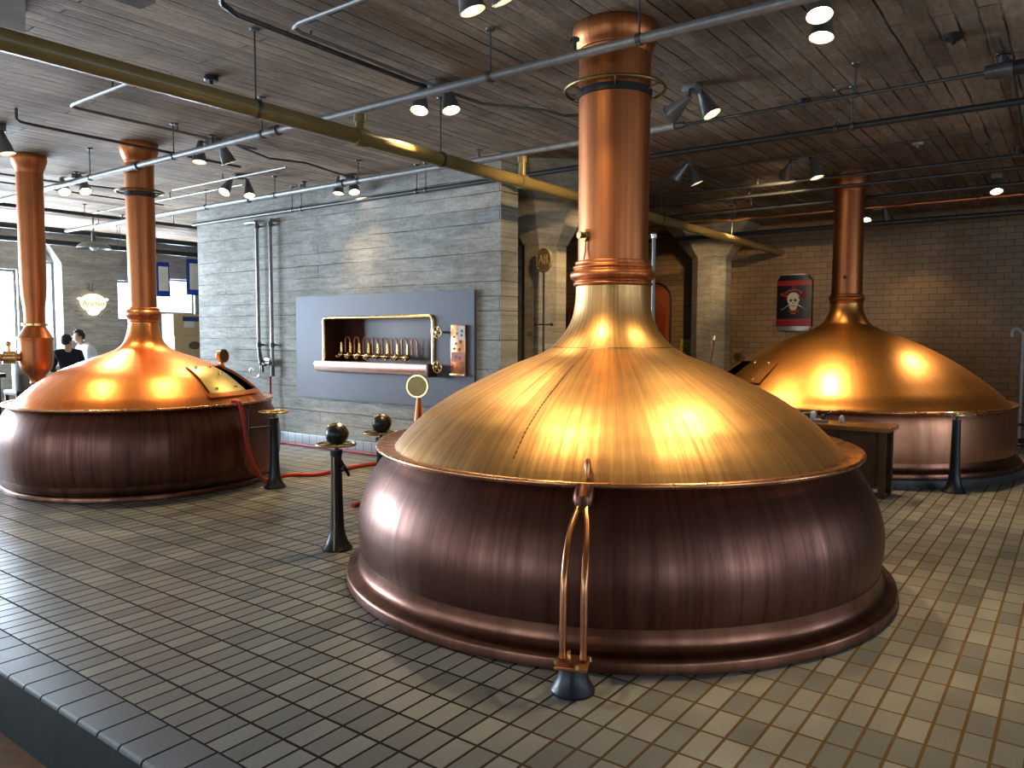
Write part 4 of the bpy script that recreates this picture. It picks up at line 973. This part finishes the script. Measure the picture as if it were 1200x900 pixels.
conduit('thin diagonal conduit by the far lamp pair', [(8.9, 3.8, 3.62), (11.3, 4.3, 3.62), (12.2, 3.5, 3.62)], .009)
conduit('faint conduit along the concrete joint at the upper right', [(6.35, .55, 3.64), (7.2, .52, 3.64), (11.6, .62, 3.64)], .012)
for i, (x, y, lab) in enumerate(((7.05, 2.05, 'black ceiling junction box right of the big chimney'), (6.15, .80, 'black ceiling junction box with a knob near the upper right valve'), (3.62, 5.70, 'dark ceiling junction box above the ochre pipe'), (9.25, 1.5, 'pale ceiling junction box near the black rail'))):
    jb = thing('junction_box', lab, 'junction box', (x, y, CEIL + .003), group='ceiling junction boxes')
    MB().lathe([(0, 0), (.055, 0), (.055, -.035), (.048, -.042), (0, -.042)], 20).build('box', M['iron'] if i < 3 else M['white_plastic'], jb)
    MB().tube([(0, 0, -.03), (0, 0, -.07)], .014, 10).build('knob', M['iron'] if i < 3 else M['galv'], jb)
rv = thing('round_valve', 'dark gate valve at the end of the fat pipe, upper right', 'valve', (6.35, .462, 3.42))
MB().tube([(0, -.004, 0), (0, .162, 0)], [.06, .045], 14).tube([(0, .06, 0), (0, .06, .10)], .022, 10).build('valve_body', M['pipe_dark'], rv)
wheel(MB(), .045, 4, .007, Matrix.Translation((0, .06, .105))).build('handwheel', M['iron'], rv)

# ------------------------------------------------------------------ spotlights
LZ = 3.46
def lamp_shade(root, base, axis, lit, L=.215, r=.078):
    """Bell-shaped shade hung from its neck at base, mouth along axis."""
    ax = Vector(axis).normalized(); m = Matrix.Translation(base) @ ax.to_track_quat('Z', 'Y').to_matrix().to_4x4()
    o = MB().lathe(smooth_prof([(0, -.01), (.022, -.008), (.030, .02), (.040, .06), (.052, .11), (.064, .155), (r * .92, L * .9), (r, L)], 3) + [(r * 1.04, L + .002), (r * 1.04, L + .010), (r * .95, L + .008)] + [(r * .90, L * .88), (.058, .15), (.046, .11), (.034, .08), (0, .075)], 32, m).build('lamp_shade', M['shade'], root, ang=60)
    if lit:
        MB().lathe([(0, L - .030), (.030, L - .034), (.052, L - .05), (.058, L - .075), (.040, L - .095), (0, L - .10)], 24, m).build('bulb', M['bulb'], o)
    return o
SPOTS = []; SPOT_K = 1.55
def fixture(label, heads, mount=None):
    """heads: list of (mouth x, y, z, target or direction, lit, power)."""
    cx = sum(h[0] for h in heads) / len(heads) if mount is None else mount[0]; cy = sum(h[1] for h in heads) / len(heads) if mount is None else mount[1]
    f = thing('spotlight_fixture', label, 'spotlight', (cx, cy, CEIL), group='ceiling spotlights')
    MB().box(-.06, .06, -.06, .06, -.062, 0, .006).build('mounting_box', M['galv'], f)
    for (x, y, z, tgt, lit, pw) in heads:
        mouth = Vector((x, y, z)); ax = (Vector(tgt) - mouth).normalized()
        base = mouth - ax * .20 - Vector((cx, cy, CEIL))
        o = lamp_shade(f, base, ax, lit)
        MB().tube([Vector((base.x * .35, base.y * .35, -.045)), Vector((base.x * .9, base.y * .9, base.z * .55)), base - ax * .0], .011, 8).build('swivel_arm', M['pipe_dark'], f)
        if lit and pw: SPOTS.append((mouth + ax * .03, Vector(tgt), pw))
S = fixture
S('paired spotlight at the top edge of the picture, both lamps lit', [(3.46, 2.86, 3.45, (4.0, 2.3, 1.1), 1, 46), (3.50, 2.66, 3.47, (4.5, 2.1, 1.2), 1, 34)])
S('paired spotlight above the junction of ochre and grey pipes', [(4.71, 4.45, 3.45, (3.75, 4.15, 0), 1, 80), (4.86, 4.24, 3.45, (4.75, 3.5, .9), 1, 34)])
S('paired spotlight behind the grey pipe right of the orange kettle chimney, one lamp dark', [(4.68, 7.62, 3.44, (4.4, 7.4, 1.0), 1, 75), (4.88, 7.40, 3.44, (6.2, 7.0, .2), 1, 40)])
S('paired spotlight between the two left chimneys, both lamps lit', [(4.66, 10.72, 3.45, (4.5, 9.3, 1.1), 1, 40), (4.80, 10.45, 3.45, (4.7, 9.2, 1.1), 1, 40)])
S('large spotlight cut by the left edge of the picture', [(3.23, 8.66, 3.40, (3.6, 8.3, 1.0), 1, 50), (3.14, 8.80, 3.38, (3.3, 8.3, .5), 1, 0)])
S('paired spotlight before the concrete wall, lit lamp beside a dark turned one', [(5.86, 8.98, 3.44, (4.6, 8.7, 1.6), 1, 45), (6.12, 8.83, 3.42, (5.9, 7.9, .5), 1, 70)])
S('paired spotlight close to the concrete wall above the tap panel', [(6.80, 7.88, 3.45, (6.3, 7.6, .2), 1, 45), (6.88, 7.66, 3.45, (6.4, 6.6, .3), 1, 40)])
S('paired spotlight right of the big chimney ring, left lamp dark', [(6.02, 2.82, 3.44, (6.9, 5.9, 1.9), 1, 75), (6.19, 2.55, 3.44, (6.4, .8, 0), 1, 95)])
S('brightest spotlight pair at the top right, facing the viewer', [(4.72, 1.30, 3.46, (3.85, .80, 0), 1, 75), (5.04, 1.37, 3.45, (4.6, 1.5, 1.0), 1, 46)])
S('spotlight pair under the black rail right of the chimney, lit lamp against a dark one', [(8.55, 3.95, 3.46, (8.3, 5.4, 1.9), 1, 70), (8.86, 3.82, 3.44, (9.4, 2.9, .9), 1, 75)])
S('spotlight pair left of the amber chimney, dark lamp crossed by a strap', [(9.18, 2.85, 3.46, (13.4, 5.0, 1.5), 1, 130), (9.36, 2.56, 3.44, (9.3, 1.8, .6), 1, 95)])
S('single lit spotlight over the end of the ochre pipe', [(11.58, 4.42, 3.45, (14.2, 6.9, 1.6), 1, 50)])
S('small lit spotlight pair right of the amber chimney by the brick wall', [(13.50, 2.90, 3.46, (12.2, 2.4, 1.2), 1, 25), (13.62, 2.60, 3.46, (14.4, 2.0, 1.2), 1, 18)])
S('lit spotlight at the right edge under the dark pipes', [(11.68, .97, 3.45, (10.6, .6, .6), 1, 90)])
for i, (p, t, pw) in enumerate(SPOTS):
    l = bpy.data.lights.new('spot_beam', 'SPOT'); l.energy = pw * SPOT_K; l.color = (1., .73, .38)
    l.spot_size = R(72); l.spot_blend = .75; l.shadow_soft_size = .022
    o = bpy.data.objects.new('spot_beam', l); COL.objects.link(o); o.location = p
    o.rotation_euler = (t - p).to_track_quat('-Z', 'Y').to_euler()

# ------------------------------------------------------------------ daylight
def daylight(loc, rot, sx, sy, e, col=(.66, .83, 1.)):
    l = bpy.data.lights.new('window_daylight', 'AREA'); l.shape = 'RECTANGLE'; l.size = sx; l.size_y = sy; l.energy = e; l.color = col
    o = bpy.data.objects.new('window_daylight', l); COL.objects.link(o); o.location = loc; o.rotation_euler = rot
for (a0, a1, z0, z1) in FAR:
    daylight(((a0 + a1) / 2, Y1 + .42, (z0 + z1) / 2), (R(-90), 0, 0), a1 - a0 + .5, z1 - z0 + .5, 245. * (a1 - a0 + .5) * (z1 - z0 + .5))
for (a0, a1, z0, z1) in NEAR:
    daylight((X0 - .42, (a0 + a1) / 2, (z0 + z1) / 2), (0, R(-90), 0), z1 - z0 + .5, a1 - a0 + .5, 14. * (a1 - a0 + .5) * (z1 - z0 + .5))
for (a0, a1, z0, z1) in BEHIND:
    daylight(((a0 + a1) / 2, Y0 - .42, (z0 + z1) / 2), (R(90), 0, 0), a1 - a0 + .5, z1 - z0 + .5, 20. * (a1 - a0 + .5) * (z1 - z0 + .5))
w = bpy.data.worlds.new('sky'); sc.world = w; w.use_nodes = True
w.node_tree.nodes['Background'].inputs[0].default_value = (.72, .85, 1., 1); w.node_tree.nodes['Background'].inputs[1].default_value = 2.5

# ------------------------------------------------------------------ camera
cam = bpy.data.cameras.new('camera'); co = bpy.data.objects.new('camera', cam); COL.objects.link(co)
cam.sensor_width = 36.; cam.lens = 36. * 900. / 1200.; cam.clip_start = .05
pt, ro, ya = R(3.70), R(.117), R(36.6)
fw = Vector((math.cos(ya) * math.cos(pt), math.sin(ya) * math.cos(pt), -math.sin(pt)))
rg = fw.cross(Vector((0, 0, 1))).normalized(); up = rg.cross(fw)
r2 = rg * math.cos(ro) + up * math.sin(ro); u2 = up * math.cos(ro) - rg * math.sin(ro)
mw = Matrix((r2, u2, -fw)).transposed().to_4x4(); mw.translation = Vector((0, 0, 1.6)); co.matrix_world = mw
sc.camera = co
vs = sc.view_settings; vs.view_transform = 'Standard'; vs.look = 'None'; vs.gamma = 1.; vs.exposure = .68; vs.use_curve_mapping = False
sc.cycles.use_denoising = True
sc.cycles.max_bounces = 8; sc.cycles.caustics_reflective = False; sc.cycles.caustics_refractive = False
sc.cycles.sample_clamp_indirect = 6.
